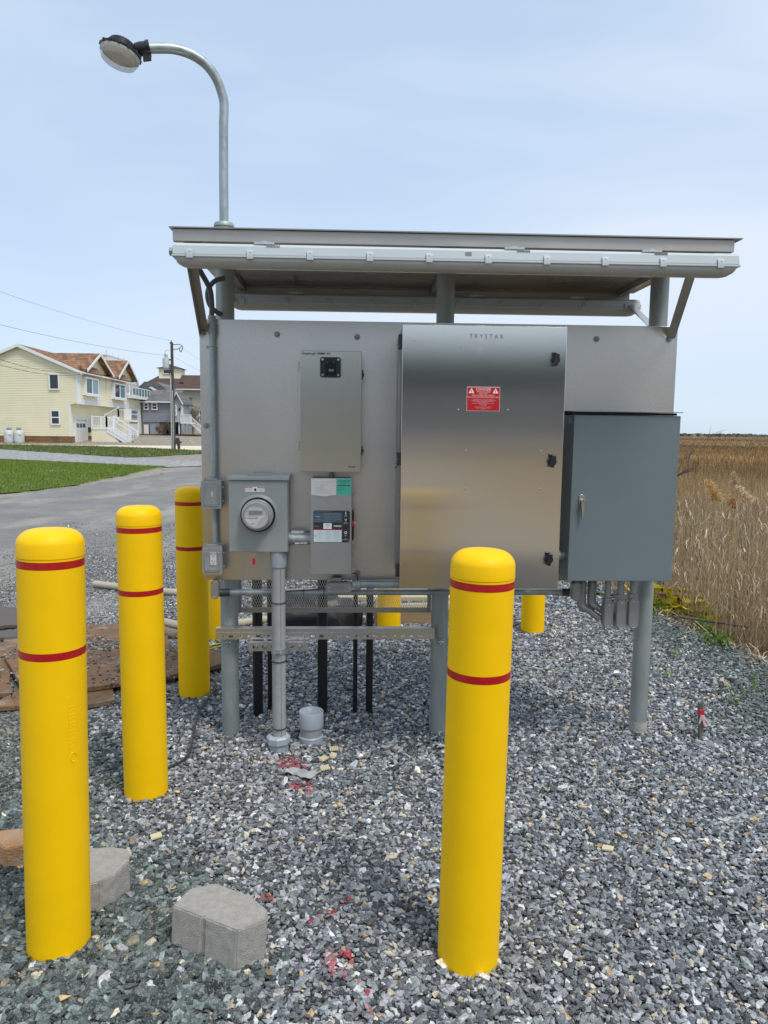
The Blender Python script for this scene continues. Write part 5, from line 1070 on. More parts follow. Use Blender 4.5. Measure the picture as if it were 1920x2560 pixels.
# ---------------------------------------------------------------- yellow house
MT['siding'] = mat('yellow_siding', (.78, .72, .52), .6, var=.03, vs=.6); MT['sidingb'] = mat('yellow_siding_sunlit', (.82, .76, .56), .6, var=.03, vs=.6)  # second, lighter copy of the yellow paints in the sunnier facade's brightness
MT['trim'] = mat('white_trim', (.74, .75, .75), .5); MT['winglass'] = mat('dark_window_glass', (.02, .025, .03), .05, spec=.6); MT['blueglass'] = mat('sky_window_glass', (.10, .22, .28), .06, spec=.8)
MT['shingle'] = brickmat('brown_shingles', (.34, .175, .09), (.13, .07, .043), (.08, .045, .03), .42, .20, .012, plane='YX')
MT['shinglex'] = brickmat('brown_shingles_side', (.34, .175, .09), (.13, .07, .043), (.08, .045, .03), .42, .22, .012, plane='XZ')
MT['stonebase'] = brickmat('brown_stone_base', (.30, .16, .06), (.16, .085, .035), (.09, .06, .035), .45, .17, .02)
def lapped(mb, x0f, x1f, z0, z1, y, pitch=.13, proud=.022, axis='X', sgn=-1):
    """clapboard wall facing -Y (axis X) or +X (axis Y): each board leans out at its foot"""
    z = z0
    while z < z1-.01:
        zt = min(z+pitch, z1); a0, a1 = x0f(z), x1f(z); b0_, b1_ = x0f(zt), x1f(zt)
        if a1-a0 > .05:
            zg = z; z = z+pitch*.17      # shadow gap under the board above
            if axis == 'X': mb.quad((a0, y-proud, z), (a1, y-proud, z), (b1_, y-proud*.6, zt), (b0_, y-proud*.6, zt)); mb.quad((a0, y, z), (a1, y, z), (a1, y-proud, z), (a0, y-proud, z)); mb.quad((a0, y-.003, zg), (a1, y-.003, zg), (a1, y-.003, z), (a0, y-.003, z))
            else: mb.quad((y+proud, a0, z), (y+proud, a1, z), (y+proud*.6, b1_, zt), (y+proud*.6, b0_, zt)); mb.quad((y, a0, z), (y, a1, z), (y+proud, a1, z), (y+proud, a0, z)); mb.quad((y+.003, a0, zg), (y+.003, a1, zg), (y+.003, a1, z), (y+.003, a0, z))
            z = zg
        z += pitch
    return mb
yh = thing('yellow_house', 'pale yellow sided house with brown shingled gables, white stairs and a stone base', 'house', (-33, 80, 0))
RGX, RGZ = -33.05, 9.62; EVX, EVZ = -27.5, 7.25; slope = (RGZ-EVZ)/(EVX-RGX)
FX = -27.5; LFX = -28.35; D0, D1 = 74., 96.
roofz = lambda x: RGZ-slope*abs(x-RGX)
xl = 2*RGX-EVX
def xl_(z): return xl if z < EVZ else RGX-(RGZ-z)/slope
def xr_(z): return (LFX if z < 4.05 else FX) if z < EVZ else RGX+(RGZ-z)/slope
m = MB(); lapped(m, xl_, xr_, .82, 9.6, D0, .165, .05)
build('gable_siding', m, 'siding', yh, smooth=False, fix=False)
m = MB().box(xl, LFX, D0+.03, D1, 0, 4.05).box(xl, FX-.03, D0+.03, 88.9, 4.05, 7.2); m.prism([(xl, 7.2), (FX-.03, 7.2), (RGX, RGZ-.05)], D0+.03, 88.9)
build('wall', m, 'sidingb', yh, smooth=False)
build('stone_base', MB().box(xl-.02, LFX+.03, D0-.06, D0+.02, 0, .82).box(LFX, LFX+.05, D0+.03, 75.0, 0, .82).box(LFX, LFX+.05, 78.2, 82, 0, .82), 'stonebase', yh)
build('corner_board', MB().box(FX-.14, FX+.03, D0-.05, D0+.12, 4.02, 7.15), 'trim', yh); build('corner_board', MB().box(LFX-.12, LFX+.04, D0-.05, D0+.12, .8, 4.0), 'trim', yh)
# roof: main gable along Y
m = MB()
for s in (1, -1):
    ex = EVX+.55 if s > 0 else xl-.55; ez = roofz(ex); m.v; n = len(m.v)
    m.obox(((RGX+ex)/2, (D0-.35+88.9)/2, (RGZ+ez)/2+.09), Vector((ex-RGX, 0, ez-RGZ)).normalized(), (0, 1, 0), Vector((RGZ-ez, 0, (ex-RGX)*1.0)).normalized()*(1 if s > 0 else -1), Vector((ex-RGX, 0, ez-RGZ)).length/2, (88.9-D0+.35)/2, .06)
rf = build('roof', m, 'shingle', yh, smooth=False)
m = MB()
for s in (1, -1):
    ex = EVX+.55 if s > 0 else xl-.55; ez = roofz(ex)
    m.bar((RGX, D0-.37, RGZ-.02), (ex, D0-.37, ez-.02), .05, .26, (0, 1, 0)) if False else m.prism([(RGX, RGZ+.16), (ex, ez+.16), (ex, ez-.12), (RGX, RGZ-.14)], D0-.42, D0-.352)
build('rake_board', m, 'trim', rf, smooth=False)
build('soffit', MB().prism([(RGX, RGZ-.145), (EVX+.5, roofz(EVX+.5)-.145), (EVX+.5, roofz(EVX+.5)-.175), (RGX, RGZ-.18)], D0-.35, D0-.03), 'trim', rf, smooth=False)
build('gutter', MB().box(EVX+.45, EVX+.60, D0-.35, 91.8, 7.02, 7.16), 'trim', rf)
# two cross gables over the bays; roofs run in from the front
def cross_gable(y0, y1, zpk, zft, wall_y0, wall_y1, xf=FX+.75):
    yc = (y0+y1)/2; m = MB(); xin = RGX+.6
    for s in (1, -1):
        ye = y0 if s < 0 else y1; d_ = Vector((0, ye-yc, zft-zpk)); nn = Vector((0, -(zft-zpk)*s, abs(ye-yc))).normalized(); 
        if nn.z < 0: nn = -nn
        m.obox(((xf+xin)/2, (yc+ye)/2, (zpk+zft)/2+.05), (1, 0, 0), d_.normalized(), nn, (xf-xin)/2, d_.length/2, .05)
    r_ = build('gable_roof', m, 'shinglex', yh, smooth=False)
    m = MB().prism([(y0, zft-.15), (y0, zft+.12), (yc, zpk+.14), (y1, zft+.12), (y1, zft-.15), (yc, zpk-.16)], xf, xf+.06, 'X'); build('rake_board', m, 'trim', r_, smooth=False)
    m = MB(); lapped(m, lambda z: wall_y0+.0 if z < zft else yc-(zpk-z)*(yc-y0)/(zpk-zft), lambda z: wall_y1 if z < zft else yc+(zpk-z)*(y1-yc)/(zpk-zft), 7.0, zpk-.1, FX+.03, .15, axis='Y'); build('gable_siding', m, 'sidingb', yh, smooth=False, fix=False)
    b_ = MB().prism([(FX+.04, 7.95), (FX+.65, 7.22), (FX+.04, 7.22)], wall_y0+.5, wall_y1-.5, 'Y'); build('bay_roof', b_, 'shinglex', yh, smooth=False)
    return r_
cross_gable(74.6, 82.6, 9.33, 7.35, 74.1, 79.8); cross_gable(84.3, 91.7, 9.49, 7.33, 82.3, 89.3)
def bay(y0, y1, z0, z1, wy0, wy1):
    m = MB(); lapped(m, lambda z: y0+.12, lambda z: y1-.12, z0+.55, z1, FX+.03, .28, .03, axis='Y'); build('bay_siding', m, 'sidingb', yh, smooth=False, fix=False)
    build('bay_body', MB().box(FX-1.0, FX+.025, y0, y1, z0, z1-.02), 'siding', yh, smooth=False)
    build('bay_trim', MB().box(FX+.03, FX+.09, y0+.0, y1+.0, z0-.02, z0+.52).box(FX+.03, FX+.08, y0, y0+.12, z0+.53, z1).box(FX+.03, FX+.08, y1-.12, y1, z0+.53, z1), 'trim', yh, smooth=False)
    w = build('bay_window', MB().box(FX+.03, FX+.42, wy0, wy1, 4.95, 5.2).box(FX+.03, FX+.42, wy0, wy1, 6.62, 6.78).box(FX+.03, FX+.42, wy0, wy0+.18, 5.2, 6.62).box(FX+.03, FX+.42, wy1-.18, wy1, 5.2, 6.62).box(FX+.3, FX+.42, (wy0+wy1)/2-.12, (wy0+wy1)/2+.06, 5.2, 6.62), 'trim', yh, smooth=False)
    build('pane', MB().box(FX+.32, FX+.36, wy0+.18, (wy0+wy1)/2-.12, 5.2, 6.62), 'winglass', w); build('pane', MB().box(FX+.32, FX+.36, (wy0+wy1)/2+.06, wy1-.18, 5.2, 6.62), 'blueglass', w)
    build('sill_box', MB().box(FX+.42, FX+.55, wy0-.05, wy1+.05, 4.88, 5.12), 'trim', w)
bay(74.0, 79.7, 4.03, 7.1, 75.1, 78.8); bay(82.2, 89.2, 4.03, 7.1, 83.8, 87.8)
build('recessed_wall', MB().box(FX-1.1, FX-.95, 79.7, 82.2, 3.9, 7.1), 'siding', yh)
def hwin(x0_, x1_, z0_, z1_, y=D0, mid=True, par=None, split=False):
    w = build('window', MB().box(x0_, x1_, y-.17, y-.075, z0_, z0_+.13).box(x0_, x1_, y-.17, y-.075, z1_-.13, z1_).box(x0_, x0_+.14, y-.17, y-.075, z0_+.13, z1_-.13).box(x1_-.14, x1_, y-.17, y-.075, z0_+.13, z1_-.13), 'trim', par or yh)
    build('pane', MB().box(x0_+.14, x1_-.14, y-.13, y-.09, z0_+.13, z1_-.13), 'winglass', w)
    if mid: build('sash_bar', MB().box(x0_+.14, x1_-.14, y-.16, y-.132, (z0_+z1_)/2-.05, (z0_+z1_)/2+.05), 'trim', w)
    return w
hwin(-30.28, -29.22, 5.36, 6.98, mid=False); hwin(-30.24, -29.27, 1.93, 3.42)
# ground-floor entry door under the overhang
dr = build('entry_door', MB().box(LFX+.01, LFX+.08, 75.15, 77.9, 0.04, 2.42), 'trim', yh)
for k in range(3): build('pane', MB().box(LFX+.081, LFX+.10, 75.35+k*.85, 76.0+k*.85, 1.72, 2.12), 'winglass', dr)
build('door_trim', MB().box(LFX+.01, LFX+.16, 74.85, 75.1, 0, 2.5).box(LFX+.01, LFX+.16, 77.95, 78.2, 0, 2.5).box(LFX+.01, LFX+.16, 74.85, 78.2, 2.5, 2.66), 'trim', yh)
build('meter', MB().box(LFX+.02, LFX+.25, 78.7, 79.0, 1.2, 1.75), 'etched', yh)
for yv, ztop in ((74.15, 7.0), (79.85, 7.0), (89.6, 7.0)): build('downspout', MB().box(FX+.06, FX+.16, yv-.06, yv+.06, 4.1, ztop).bar((FX+.52, yv, 7.05), (FX+.11, yv, 6.75), .09, .09), 'trim', yh)
# garage wing with glass-railed balcony and arched door
build('garage_wall', MB().box(FX-6, FX, 88.9+.35, 95.65, 0, 5.25), 'sidingb', yh, smooth=False)
m = MB(); lapped(m, lambda z: 89.3, lambda z: 95.6, 3.9, 5.2, FX+.02, .22, .02, axis='Y'); build('garage_siding', m, 'sidingb', yh, smooth=False, fix=False)
gd = build('garage_door', MB().prism([(89.5, .3), (93.3, .3), (93.3, 3.6), (92.7, 3.85), (91.4, 4.02), (90.1, 3.85), (89.5, 3.6)], FX+.02, FX+.06, 'X'), 'trim', yh, smooth=False)
for r_ in range(3):
    for c_ in range(4): build('pane', MB().box(FX+.061, FX+.08, 89.62+c_*.92, 90.42+c_*.92, 2.35+r_*.58-(0 if r_ else .05), 2.83+r_*.50), 'blueglass' if r_ else 'winglass', gd)
build('door_arch', MB().box(FX+.02, FX+.22, 93.35, 94.1, .3, 4.1).box(FX+.02, FX+.20, 89.3, 89.48, .3, 3.7), 'trim', yh)
bl = build('balcony_deck', MB().box(FX-6, FX+.75, 89.3, 98.2, 5.30, 5.66), 'trim', yh)
for k in range(7):
    y0_ = 89.6+k*1.22
    build('balcony_post', MB().box(FX+.62, FX+.70, y0_-.04, y0_+.04, 5.66, 6.66), 'trim', yh); 
    if k < 6: build('glass_panel', MB().box(FX+.65, FX+.67, y0_+.06, y0_+1.15, 5.78, 6.52), 'blueglass', yh)
    if k < 6: build('balcony_rail', MB().box(FX+.62, FX+.70, y0_+.041, y0_+1.179, 6.56, 6.66), 'trim', yh)
# roof-deck block behind
build('roof_deck_block', MB().box(-34.2, -30.7, 92, 101, 6.5, 10.55), 'sidingb', yh, smooth=False); build('deck_cap', MB().box(-34.3, -30.6, 91.9, 101, 10.55, 10.72), 'trim', yh)
for yv in np.linspace(92.1, 100.8, 5): build('deck_post', MB().box(-30.72, -30.56, yv-.08, yv+.08, 10.73, 11.15), 'trim', yh)
build('deck_panel', MB().box(-30.69, -30.62, 92.2, 100.8, 9.5, 10.5), 'trim', yh)
# stairs: landing beside the wall, flight down to the street side
SY0, SY1 = 76.0, 78.6
build('stair_base', MB().prism([(-27.05, 0), (-24.0, 0), (-25.45, 1.52), (-27.05, 1.52)], SY0+.05, SY1), 'siding', yh, smooth=False)
build('landing', MB().box(-27.05, -25.47, SY0, SY1, 1.53, 1.77), 'trim', yh)
for k in range(8):
    x0_ = -25.46+k*.30; z = 1.56-k*.20; build('step', MB().box(x0_, x0_+.34, SY0-.02, SY1, z-.06, z+.01).box(x0_+.02, x0_+.30, SY0+.02, SY1, z-.19, z-.061), 'trim', yh)
build('stringer', MB().prism([(-25.46, 1.50), (-25.46, 1.24), (-23.5, 0), (-23.05, 0)], SY0-.01, SY0+.04), 'trim', yh, smooth=False)
def rail(p, q, h, n, name='railing'):
    p, q = Vector(p), Vector(q); m = MB().bar(p+Vector((0, 0, h)), q+Vector((0, 0, h)), .10, .10).bar(p+Vector((0, 0, .12)), q+Vector((0, 0, .12)), .06, .07); r_ = build(name, m, 'trim', yh, smooth=False)
    for k in range(n+1):
        a = p.lerp(q, k/n); w = .07 if k in (0, n) else .02
        build('newel_post' if k in (0, n) else 'baluster', MB().box(a.x-w, a.x+w, a.y-w, a.y+w, a.z, a.z+h+(.12 if k in (0, n) else 0)), 'trim', r_)
rail((-26.95, SY0+.06, 1.77), (-25.5, SY0+.06, 1.77), 1.05, 9); rail((-25.5, SY0+.06, 1.62), (-23.15, SY0+.06, .1), 1.25, 12); rail((-25.5, SY1-.06, 1.62), (-23.15, SY1-.06, .1), 1.25, 12)
rail((-26.9, SY1-.1, 1.77), (-25.6, SY1-.1, 1.77), 1.05, 7); rail((-27.0, 80.2, 2.1), (-25.6, 80.2, 2.9), 1.0, 8); rail((-25.6, 80.2, 2.65), (-24.3, 80.2, 2.65), 1.0, 8)
build('upper_landing', MB().box(-27.3, -24.2, 79.8, 82.2, 2.35, 2.62), 'siding', yh); build('privacy_screen', MB().box(-24.95, -24.25, 80.0, 80.1, 2.6, 3.75), 'trim', yh)

# propane tanks
tk = None
for i, (x, lb) in enumerate(((-34.0, 'left one of the two white propane tanks against the stone base'), (-33.05, 'right one of the two white propane tanks, nearer the house corner'))):
    if tk is None:
        tk = thing('propane_tank', lb, 'gas tank', (x, 73.2, .04), 'white propane tanks beside the yellow house')
        build('tank', MB().lathe([(.40, .04), (.46, .16), (.47, .3), (.47, 1.05), (.43, 1.22), (.30, 1.33), (.0005, 1.36)], (x, 73.2, .04), seg=28), mat('tank_white', (.52, .54, .55), .45, var=.05, vs=3), tk)
        build('foot_ring', MB().lathe([(.36, 0), (.36, .10)], (x, 73.2, .04), seg=24), 'greyink', tk); build('valve_collar', MB().lathe([(.22, 1.30), (.22, 1.56), (.20, 1.56), (.20, 1.32)], (x, 73.2, .04), seg=20), 'greyink', tk)
        build('label_plate', MB().box(x+.05, x+.45, 72.72, 72.75, .98, 1.16), 'white', tk)
    else: t2 = copy_tree(tk); t2.location = (x, 73.2, .04); t2['label'] = lb

# retaining wall of cast blocks
rw = thing('retaining_wall', 'low cream block retaining wall right of the yellow house stairs', 'wall', (-19.8, 76, 0))
bm_ = mat('cast_wall_block', (.50, .46, .38), .9, var=.1, vs=3, bump=.3, bs=12)
shared = None
for r_ in range(4):
    k = 0; x = -23.0+(.22 if r_ % 2 else 0); xe = (-16.0, -16.6, -17.1, -17.4)[r_]
    while x < xe:
        if shared is None:
            shared = build('wall_block', MB().box(x+.008, x+.437, 76.0, 76.3, .008, .178), bm_, rw, bevel=.012, segs=1); ox = x
        else:
            c = shared.copy(); COL.objects.link(c); c.parent = rw; c.location = Vector((x-ox, random.uniform(-.015, .015), r_*.188))
        x += .445
build('wall_core', MB().box(-22.98, -17.4, 76.05, 76.29, 0, .74), bm_, rw)
build('soil_backfill', MB().box(-23, -17.4, 76.3, 77.4, 0, .76), turf, rw)

# utility pole with its transformer
up_ = thing('utility_pole', 'tall wooden utility pole carrying a transformer and wires by the driveway', 'utility pole', (-14.25, 57.8, 0))
ux, uy = -14.25, 57.8
build('pole', MB().cyl((ux, uy, -.1), (ux+.02, uy, 8.27), .155, 16, .105), mat('pole_wood', (.075, .062, .052), .9, var=.2, vs=3, st=(3, 3, .3)), up_)
build('conduit_riser', MB().cyl((ux-.11, uy-.15, 0), (ux-.09, uy-.14, 5.7), .055, 10).cyl((ux+.03, uy-.17, 0), (ux+.03, uy-.16, 4.6), .035, 8), mat('pole_conduit', (.42, .44, .46), .5), up_)
tf = build('transformer', MB().lathe([(.20, 0), (.25, .04), (.25, .74), (.22, .80), (.0005, .84)], (ux-.46, uy, 6.30), seg=20, cap0=True), mat('transformer_grey', (.46, .50, .52), .5), up_)
build('bushing', MB().cyl((ux-.50, uy, 7.12), (ux-.52, uy, 7.42), .04, 8).cyl((ux-.38, uy, 7.12), (ux-.36, uy, 7.34), .035, 8), 'etched', up_)
build('bracket', MB().box(ux-.22, ux, uy-.04, uy+.04, 6.5, 6.6).box(ux-.22, ux, uy-.04, uy+.04, 6.9, 7.0).cyl((ux-.20, uy-.1, 5.85), (ux-.16, uy-.1, 6.25), .05, 8), 'etched', up_)
build('insulator', MB().cyl((ux, uy, 8.27), (ux, uy, 8.42), .035, 8).cyl((ux-.12, uy, 8.18), (ux-.12, uy, 8.32), .03, 8), 'etched', up_)
build('cutout_arm', MB().bar((ux, uy, 8.10), (ux+.62, uy, 8.14), .05, .05).bar((ux, uy, 7.75), (ux+.55, uy, 7.80), .04, .04).tube(smoothpath([(ux+.6, uy, 8.14), (ux+.85, uy, 7.95), (ux+.70, uy, 7.55), (ux+.60, uy, 7.80), (ux+.75, uy, 8.0)]), .03, 6), 'etched', up_)
build('jumper_wire', MB().tube(smoothpath([(ux-.52, uy, 7.42), (ux-.45, uy, 7.62), (ux-.1, uy, 7.68), (ux+.4, uy, 7.72), (ux+.6, uy, 7.85)]), .012, 5), 'rubber', up_)
mp_ = thing('meter_post', 'short wooden post with a grey meter box beside the utility pole', 'meter post', (-13.85, 57.7, 0)); build('post', MB().box(-13.95, -13.75, 57.7, 57.85, 0, .8), 'woodstake', mp_); build('meter_box', MB().box(-14.02, -13.76, 57.52, 57.69, .45, .95), 'transformer_grey' if 'transformer_grey' in MT else 'etched', mp_); build('meter_dial', MB().cyl((-13.72, 57.6, .62), (-13.6, 57.6, .62), .08, 10), 'etched', mp_)
def wire(p, q, sag, r, label):
    p, q = Vector(p), Vector(q); pts = [p.lerp(q, t_)-Vector((0, 0, 4*sag*t_*(1-t_))) for t_ in np.linspace(0, 1, 25)]
    return tag(build('overhead_wire', MB().tube(pts, r, 5), mat('wire_'+str(len(bpy.data.materials)), (.10, .11, .12), .6)), label, 'wire', 'overhead wires')
wire((ux-.05, uy, 8.40), (-19.0, 30.0, 8.75), .42, .007, 'highest overhead wire, running from the pole top to the upper left'); wire((ux-.35, uy, 7.28), (-19.3, 30.0, 6.98), .38, .009, 'second overhead wire, meeting the transformer pole below the top wire')
wire((-27.2, 74.05, 7.15), (-15.5, 28.0, 4.95), .55, .014, 'thick dark wire crossing the gable, upper of the two at the house'); wire((-27.2, 74.0, 6.95), (-15.5, 28.0, 4.6), .5, .014, 'thick dark wire crossing the gable, lower of the two at the house')
wire((ux+.15, uy, 7.2), (-3, 57, 3.2), .6, .007, 'faint wire dropping to the right from the utility pole, lower'); wire((ux+.7, uy, 7.9), (-3, 60, 3.0), .5, .006, 'faint wire dropping to the right from the pole arm, upper')

# grey-blue house behind
gh_ = thing('blue_grey_house', 'blue grey sided house with a grey roof and white trimmed gable, behind the pole', 'house', (-24, 98, 1))
MT['gsiding'] = mat('blue_grey_siding', (.25, .265, .31), .6, var=.04, vs=.5); MT['lsiding'] = mat('pale_blue_siding', (.26, .34, .42), .6, var=.04, vs=.5); MT['wsiding'] = mat('pale_grey_siding', (.42, .44, .47), .6)
MT['groof'] = brickmat('grey_shingles', (.17, .165, .16), (.11, .108, .105), (.07, .07, .07), .5, .2, .012, plane='XZ')
m = MB(); lapped(m, lambda z: -27.3, lambda z: -23.22, 2.52, 5.1, 95, .2, .03); build('front_siding', m, 'gsiding', gh_, smooth=False, fix=False)
build('wall', MB().box(-27.3, -23.22, 95.03, 104, 2.5, 5.1), 'gsiding', gh_, smooth=False); build('lower_wall', MB().box(-27.3, -25.2, 95.1, 100, .9, 2.5), 'lsiding', gh_, smooth=False)
build('carport_back', MB().box(-25.2, -23.3, 98.5, 98.6, .9, 2.5), mat('carport_shade_blue', (.03, .05, .09), .8), gh_)  # dark tone paints the shade inside the open carport
build('roof', MB().prism([(94.6, 5.10), (98.8, 6.75), (103, 5.1)], -27.5, -22.9, 'X'), 'groof', gh_, smooth=False); build('fascia', MB().box(-27.5, -22.9, 94.5, 94.58, 4.98, 5.14), 'trim', gh_)
build('red_door', MB().box(-27.2, -26.42, 95.0, 95.09, .95, 2.3), mat('dark_red_trim', (.20, .04, .05), .6), gh_); build('white_door', MB().box(-27.15, -26.55, 94.95, 94.99, .95, 2.2), 'trim', gh_)
hwin(-27.1, -26.45, 4.05, 4.97, y=95, par=gh_); hwin(-26.1, -25.33, 4.05, 4.98, y=95, par=gh_)
# right-hand wing, gable towards the street
m = MB(); lapped(m, lambda z: -23.15 if z < 4.95 else -22.72-(6.2-z)*.34, lambda z: -21.95 if z < 4.75 else -22.72+(6.2-z)*.42, 2.54, 6.1, 94.4, .16, .02); build('gable_siding', m, 'wsiding', gh_, smooth=False, fix=False)
build('wing', MB().box(-23.15, -21.95, 94.43, 100, 2.5, 4.75), 'wsiding', gh_, smooth=False); build('wing_roof', MB().prism([(-23.35, 4.9), (-22.72, 6.3), (-21.9, 4.75), (-22.05, 4.7), (-22.72, 6.12), (-23.25, 4.8)], 93.95, 100), 'groof', gh_, smooth=False)
build('rake_board', MB().prism([(-23.37, 4.9), (-22.72, 6.36), (-21.85, 4.80), (-21.98, 4.74), (-22.72, 6.16), (-23.27, 4.84)], 93.88, 93.94), 'trim', gh_, smooth=False)
hwin(-23.1, -22.75, 3.35, 4.65, y=94.4, par=gh_); hwin(-22.25, -21.99, 3.35, 4.65, y=94.4, par=gh_); build('vent', MB().box(-22.55, -22.3, 94.28, 94.33, 4.0, 4.3), 'ink', gh_)
build('flare_eave', MB().box(-21.95, -21.3, 94.2, 98, 4.68, 4.78), 'groof', gh_)
for x in (-22.6, -22.15, -21.8): build('stilt', MB().box(x-.08, x+.08, 94.6, 94.76, .9, 2.5), 'trim', gh_)
build('porch_deck', MB().box(-21.94, -20.6, 92.5, 95, 2.35, 2.5), 'trim', gh_)
for k in range(12): x = -21.9+k*.12; build('porch_baluster', MB().box(x-.03, x+.03, 92.5, 92.56, 2.51, 3.38), 'trim', gh_)
build('porch_rail', MB().box(-21.94, -20.5, 92.44, 92.49, 3.39, 3.47), 'trim', gh_)
for k in range(9):
    x = -20.6+k*.16; z = 2.35-k*.15; build('stair_step', MB().box(x, x+.18, 91.9, 93, z-.08, z), 'trim', gh_); build('stair_baluster', MB().box(x+.06, x+.11, 91.85, 91.89, z, z+.85), 'trim', gh_)
build('stair_rail', MB().bar((-20.55, 91.87, 3.3), (-19.1, 91.87, 1.9), .08, .08), 'trim', gh_)
build('rear_roof', MB().prism([(-31.5, 6.3), (-29.5, 8.2), (-27.8, 8.2), (-26.2, 6.9), (-24.6, 6.4), (-24.6, 6.2)], 104, 112), 'groof', gh_, smooth=False); build('rear_wall', MB().box(-31, -24.8, 104.5, 112, 1, 6.25), 'gsiding', gh_)
build('skylight', MB().prism([(-28.9, 7.4), (-28.5, 7.5), (-26.7, 6.45), (-27.2, 6.4)], 103.8, 103.9), 'trim', gh_); build('chimney', MB().box(-30.3, -29.4, 100, 101, 6, 7.8), 'wsiding', gh_); build('chimney_pot', MB().cyl((-30.1, 100.5, 7.8), (-30.1, 100.5, 8.5), .18, 10).cyl((-29.6, 100.5, 7.8), (-29.6, 100.5, 8.3), .1, 8), 'ink', gh_)
build('porch_foundation', MB().box(-27.4, -19, 93.4, 93.7, .5, 1.02), mat('redwood_edging', (.16, .07, .03), .8), gh_)
# big brown-roofed house farther back
bh = thing('brown_roofed_house', 'large cream house with a wide brown hip roof and a small cupola, far back', 'house', (-30, 125, 0))
build('wall', MB().box(-35, -16, 121, 134, 0, 8.15), mat('cream_wall', (.42, .39, .31), .8, var=.06, vs=1), bh)
v = [(-35.8, 120.2, 8.1), (-15, 120.2, 8.1), (-15, 135, 8.1), (-35.8, 135, 8.1), (-33.0, 126, 10.75), (-18, 126, 10.75)]; m = MB(); m.v = v; m.f = [(0, 1, 5, 4), (1, 2, 5), (2, 3, 4, 5), (3, 0, 4), (0, 3, 2, 1)]
br_ = brickmat('dark_brown_shingles', (.095, .055, .042), (.070, .042, .033), (.045, .03, .025), .6, .25, .012, plane='XZ'); build('roof', m, br_, bh, smooth=False); build('eave_trim', MB().box(-35.8, -15, 120.1, 120.18, 7.98, 8.14), 'trim', bh)
build('cupola', MB().box(-32.9, -29.4, 124.5, 128, 10.0, 11.75), 'cream_wall' if 'cream_wall' in MT else 'sidingb', bh); v = [(-33.3, 124.1, 11.75), (-29.0, 124.1, 11.75), (-29.0, 128.4, 11.75), (-33.3, 128.4, 11.75), (-31.6, 126.2, 12.3), (-30.7, 126.2, 12.3)]; m = MB(); m.v = v; m.f = [(0, 1, 5, 4), (1, 2, 5), (2, 3, 4, 5), (3, 0, 4), (0, 3, 2, 1)]
build('cupola_roof', m, br_, bh, smooth=False); hwin(-32.2, -30.6, 10.75, 11.6, y=124.5, mid=False, par=bh); build('roof_vent', MB().box(-29.0, -28.4, 122.3, 122.6, 9.1, 9.35), 'ink', bh)
for (x, z) in ((-27.2, 3.2), (-25.6, 3.0), (-25.2, 6.0), (-25.0, 3.0)): hwin(x, x+.9, z, z+1.9, y=121, par=bh)
# trees
def leaf_tree(name, x, y, z0, h, r, label, cat, cols, n, trunk=True, leaf=.18, zc=.62, barkc=(.10, .085, .07), branches=26, seed=1):
    rg = random.Random(seed); t = thing(name, label, cat, (x, y, z0)); m = MB()
    m.tube([(x, y, z0), (x+.1, y, z0+h*.35), (x, y, z0+h*.6)], [r*.09, r*.07, r*.04], 7)
    tips = []
    for k in range(branches):
        a = rg.random()*2*PI; e = rg.uniform(.2, 1.35); l = r*rg.uniform(.6, 1.05); p = Vector((x, y, z0+h*rg.uniform(.12, .5))); d_ = Vector((math.cos(a)*math.cos(e), math.sin(a)*math.cos(e), math.sin(e)*1.1)); q = p+d_*l; m.tube([p, p.lerp(q, .5)+Vector((rg.gauss(0, .1), 0, rg.gauss(0, .1))), q], [r*.03, r*.02, r*.008], 5); tips.append((p, q))
        for j in range(5):
            s = p.lerp(q, rg.uniform(.4, 1)); e2 = s+Vector((rg.gauss(0, .3), rg.gauss(0, .3), rg.gauss(.25, .3)))*r*.45; m.tube([s, e2], [r*.010, r*.004], 4); tips.append((s, e2))
    build('trunk', m, mat('bark_'+str(seed), barkc, .9), t)
    if n:
        T = np.array([[*a, *b_] for a, b_ in tips]); k = RNG.integers(0, len(T), n); u_ = RNG.random(n)[:, None]; b0 = T[k, :3]*(1-u_)+T[k, 3:]*u_+RNG.normal(0, leaf*1.1, (n, 3)); b0 -= np.array([x, y, z0])
        o = blades('crown', b0, RNG.uniform(.6, 1.2, n)*leaf, np.full(n, leaf*.8), RNG.uniform(.2, 1.2, n), pick(cols, n), 2, leafm, kind=None); o.parent = t
    return t
leaf_tree('spring_tree', -28.3, 108, 1, 7.2, 2.0, 'pale green budding tree between the grey roof and the brown roof', 'tree', [(.16, .20, .04), (.22, .24, .06), (.12, .15, .04)], 2600, leaf=.12, seed=5)
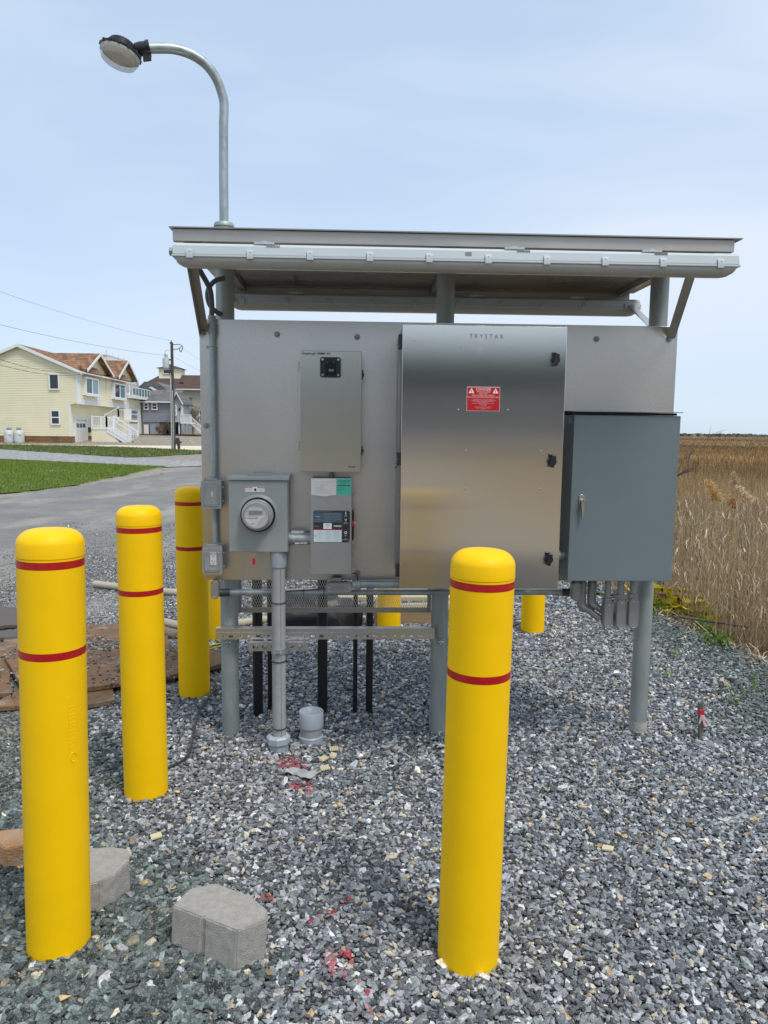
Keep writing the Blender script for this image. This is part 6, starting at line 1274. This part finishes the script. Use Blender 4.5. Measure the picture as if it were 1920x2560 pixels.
leaf_tree('bare_tree', -21.8, 99, 1, 5.6, 2.2, 'bare grey branching tree in front of the cream house wall', 'tree', [(.22, .18, .13), (.30, .26, .20)], 900, leaf=.07, barkc=(.26, .22, .17), branches=60, seed=9)
leaf_tree('low_shrub', -23.4, 93.0, 1, 1.3, 1.2, 'low brown twiggy shrub under the white porch posts', 'shrub', [(.12, .09, .05), (.16, .13, .06)], 900, leaf=.09, barkc=(.10, .08, .06), branches=30, seed=11)
leaf_tree('dry_bush', -24.6, 92.5, .9, 1.0, .8, 'straw coloured bush in front of the dark carport', 'shrub', [(.30, .20, .10), (.24, .16, .08)], 900, leaf=.09, barkc=(.2, .14, .08), branches=24, seed=12)

# unseen trees and houses, added so the brushed steel doors have something to reflect
n = 13000; b0 = np.stack([RNG.uniform(-70, 70, n), RNG.uniform(-78, -72, n), RNG.uniform(1, 10.0, n)], 1); b0[:, 2] *= 1+.18*np.sin(b0[:, 0]*.3)
blades('reflection_trees', b0, RNG.uniform(1, 2.0, n), np.full(n, 1.0), RNG.uniform(.3, 1.4, n), pick([(.05, .075, .025), (.07, .09, .03), (.035, .05, .02)], n), 1, leafm, 'dark line of trees added behind the camera for the steel doors to reflect', 'trees', tip=.6)
for i, (x, w, lb) in enumerate(((-24, 13, 'left pale house added behind the camera for the steel doors to reflect'), (-3, 12, 'middle pale house added behind the camera for the steel doors to reflect'), (17, 13, 'right pale house added behind the camera for the steel doors to reflect'))):
    h = thing('reflection_house', lb, 'house', (x, -60, 0), 'pale houses added behind the camera for reflections')  # added house, out of view, only for the steel doors to mirror
    build('wall', MB().box(x-w/2, x+w/2, -66, -60, 0, 4.2), 'wsiding', h, smooth=False); build('roof', MB().prism([(-59.5, 4.2), (-63, 5.6), (-66.5, 4.2)], x-w/2-.4, x+w/2+.4, 'X'), 'groof', h, smooth=False)
    for k in range(3): wv = build('window', MB().box(x-w/2+2+k*3.6, x-w/2+3.2+k*3.6, -59.98, -59.94, 1.2, 2.8), 'trim', h); build('pane', MB().box(x-w/2+2.1+k*3.6, x-w/2+3.1+k*3.6, -59.93, -59.92, 1.3, 2.7), 'winglass', wv)
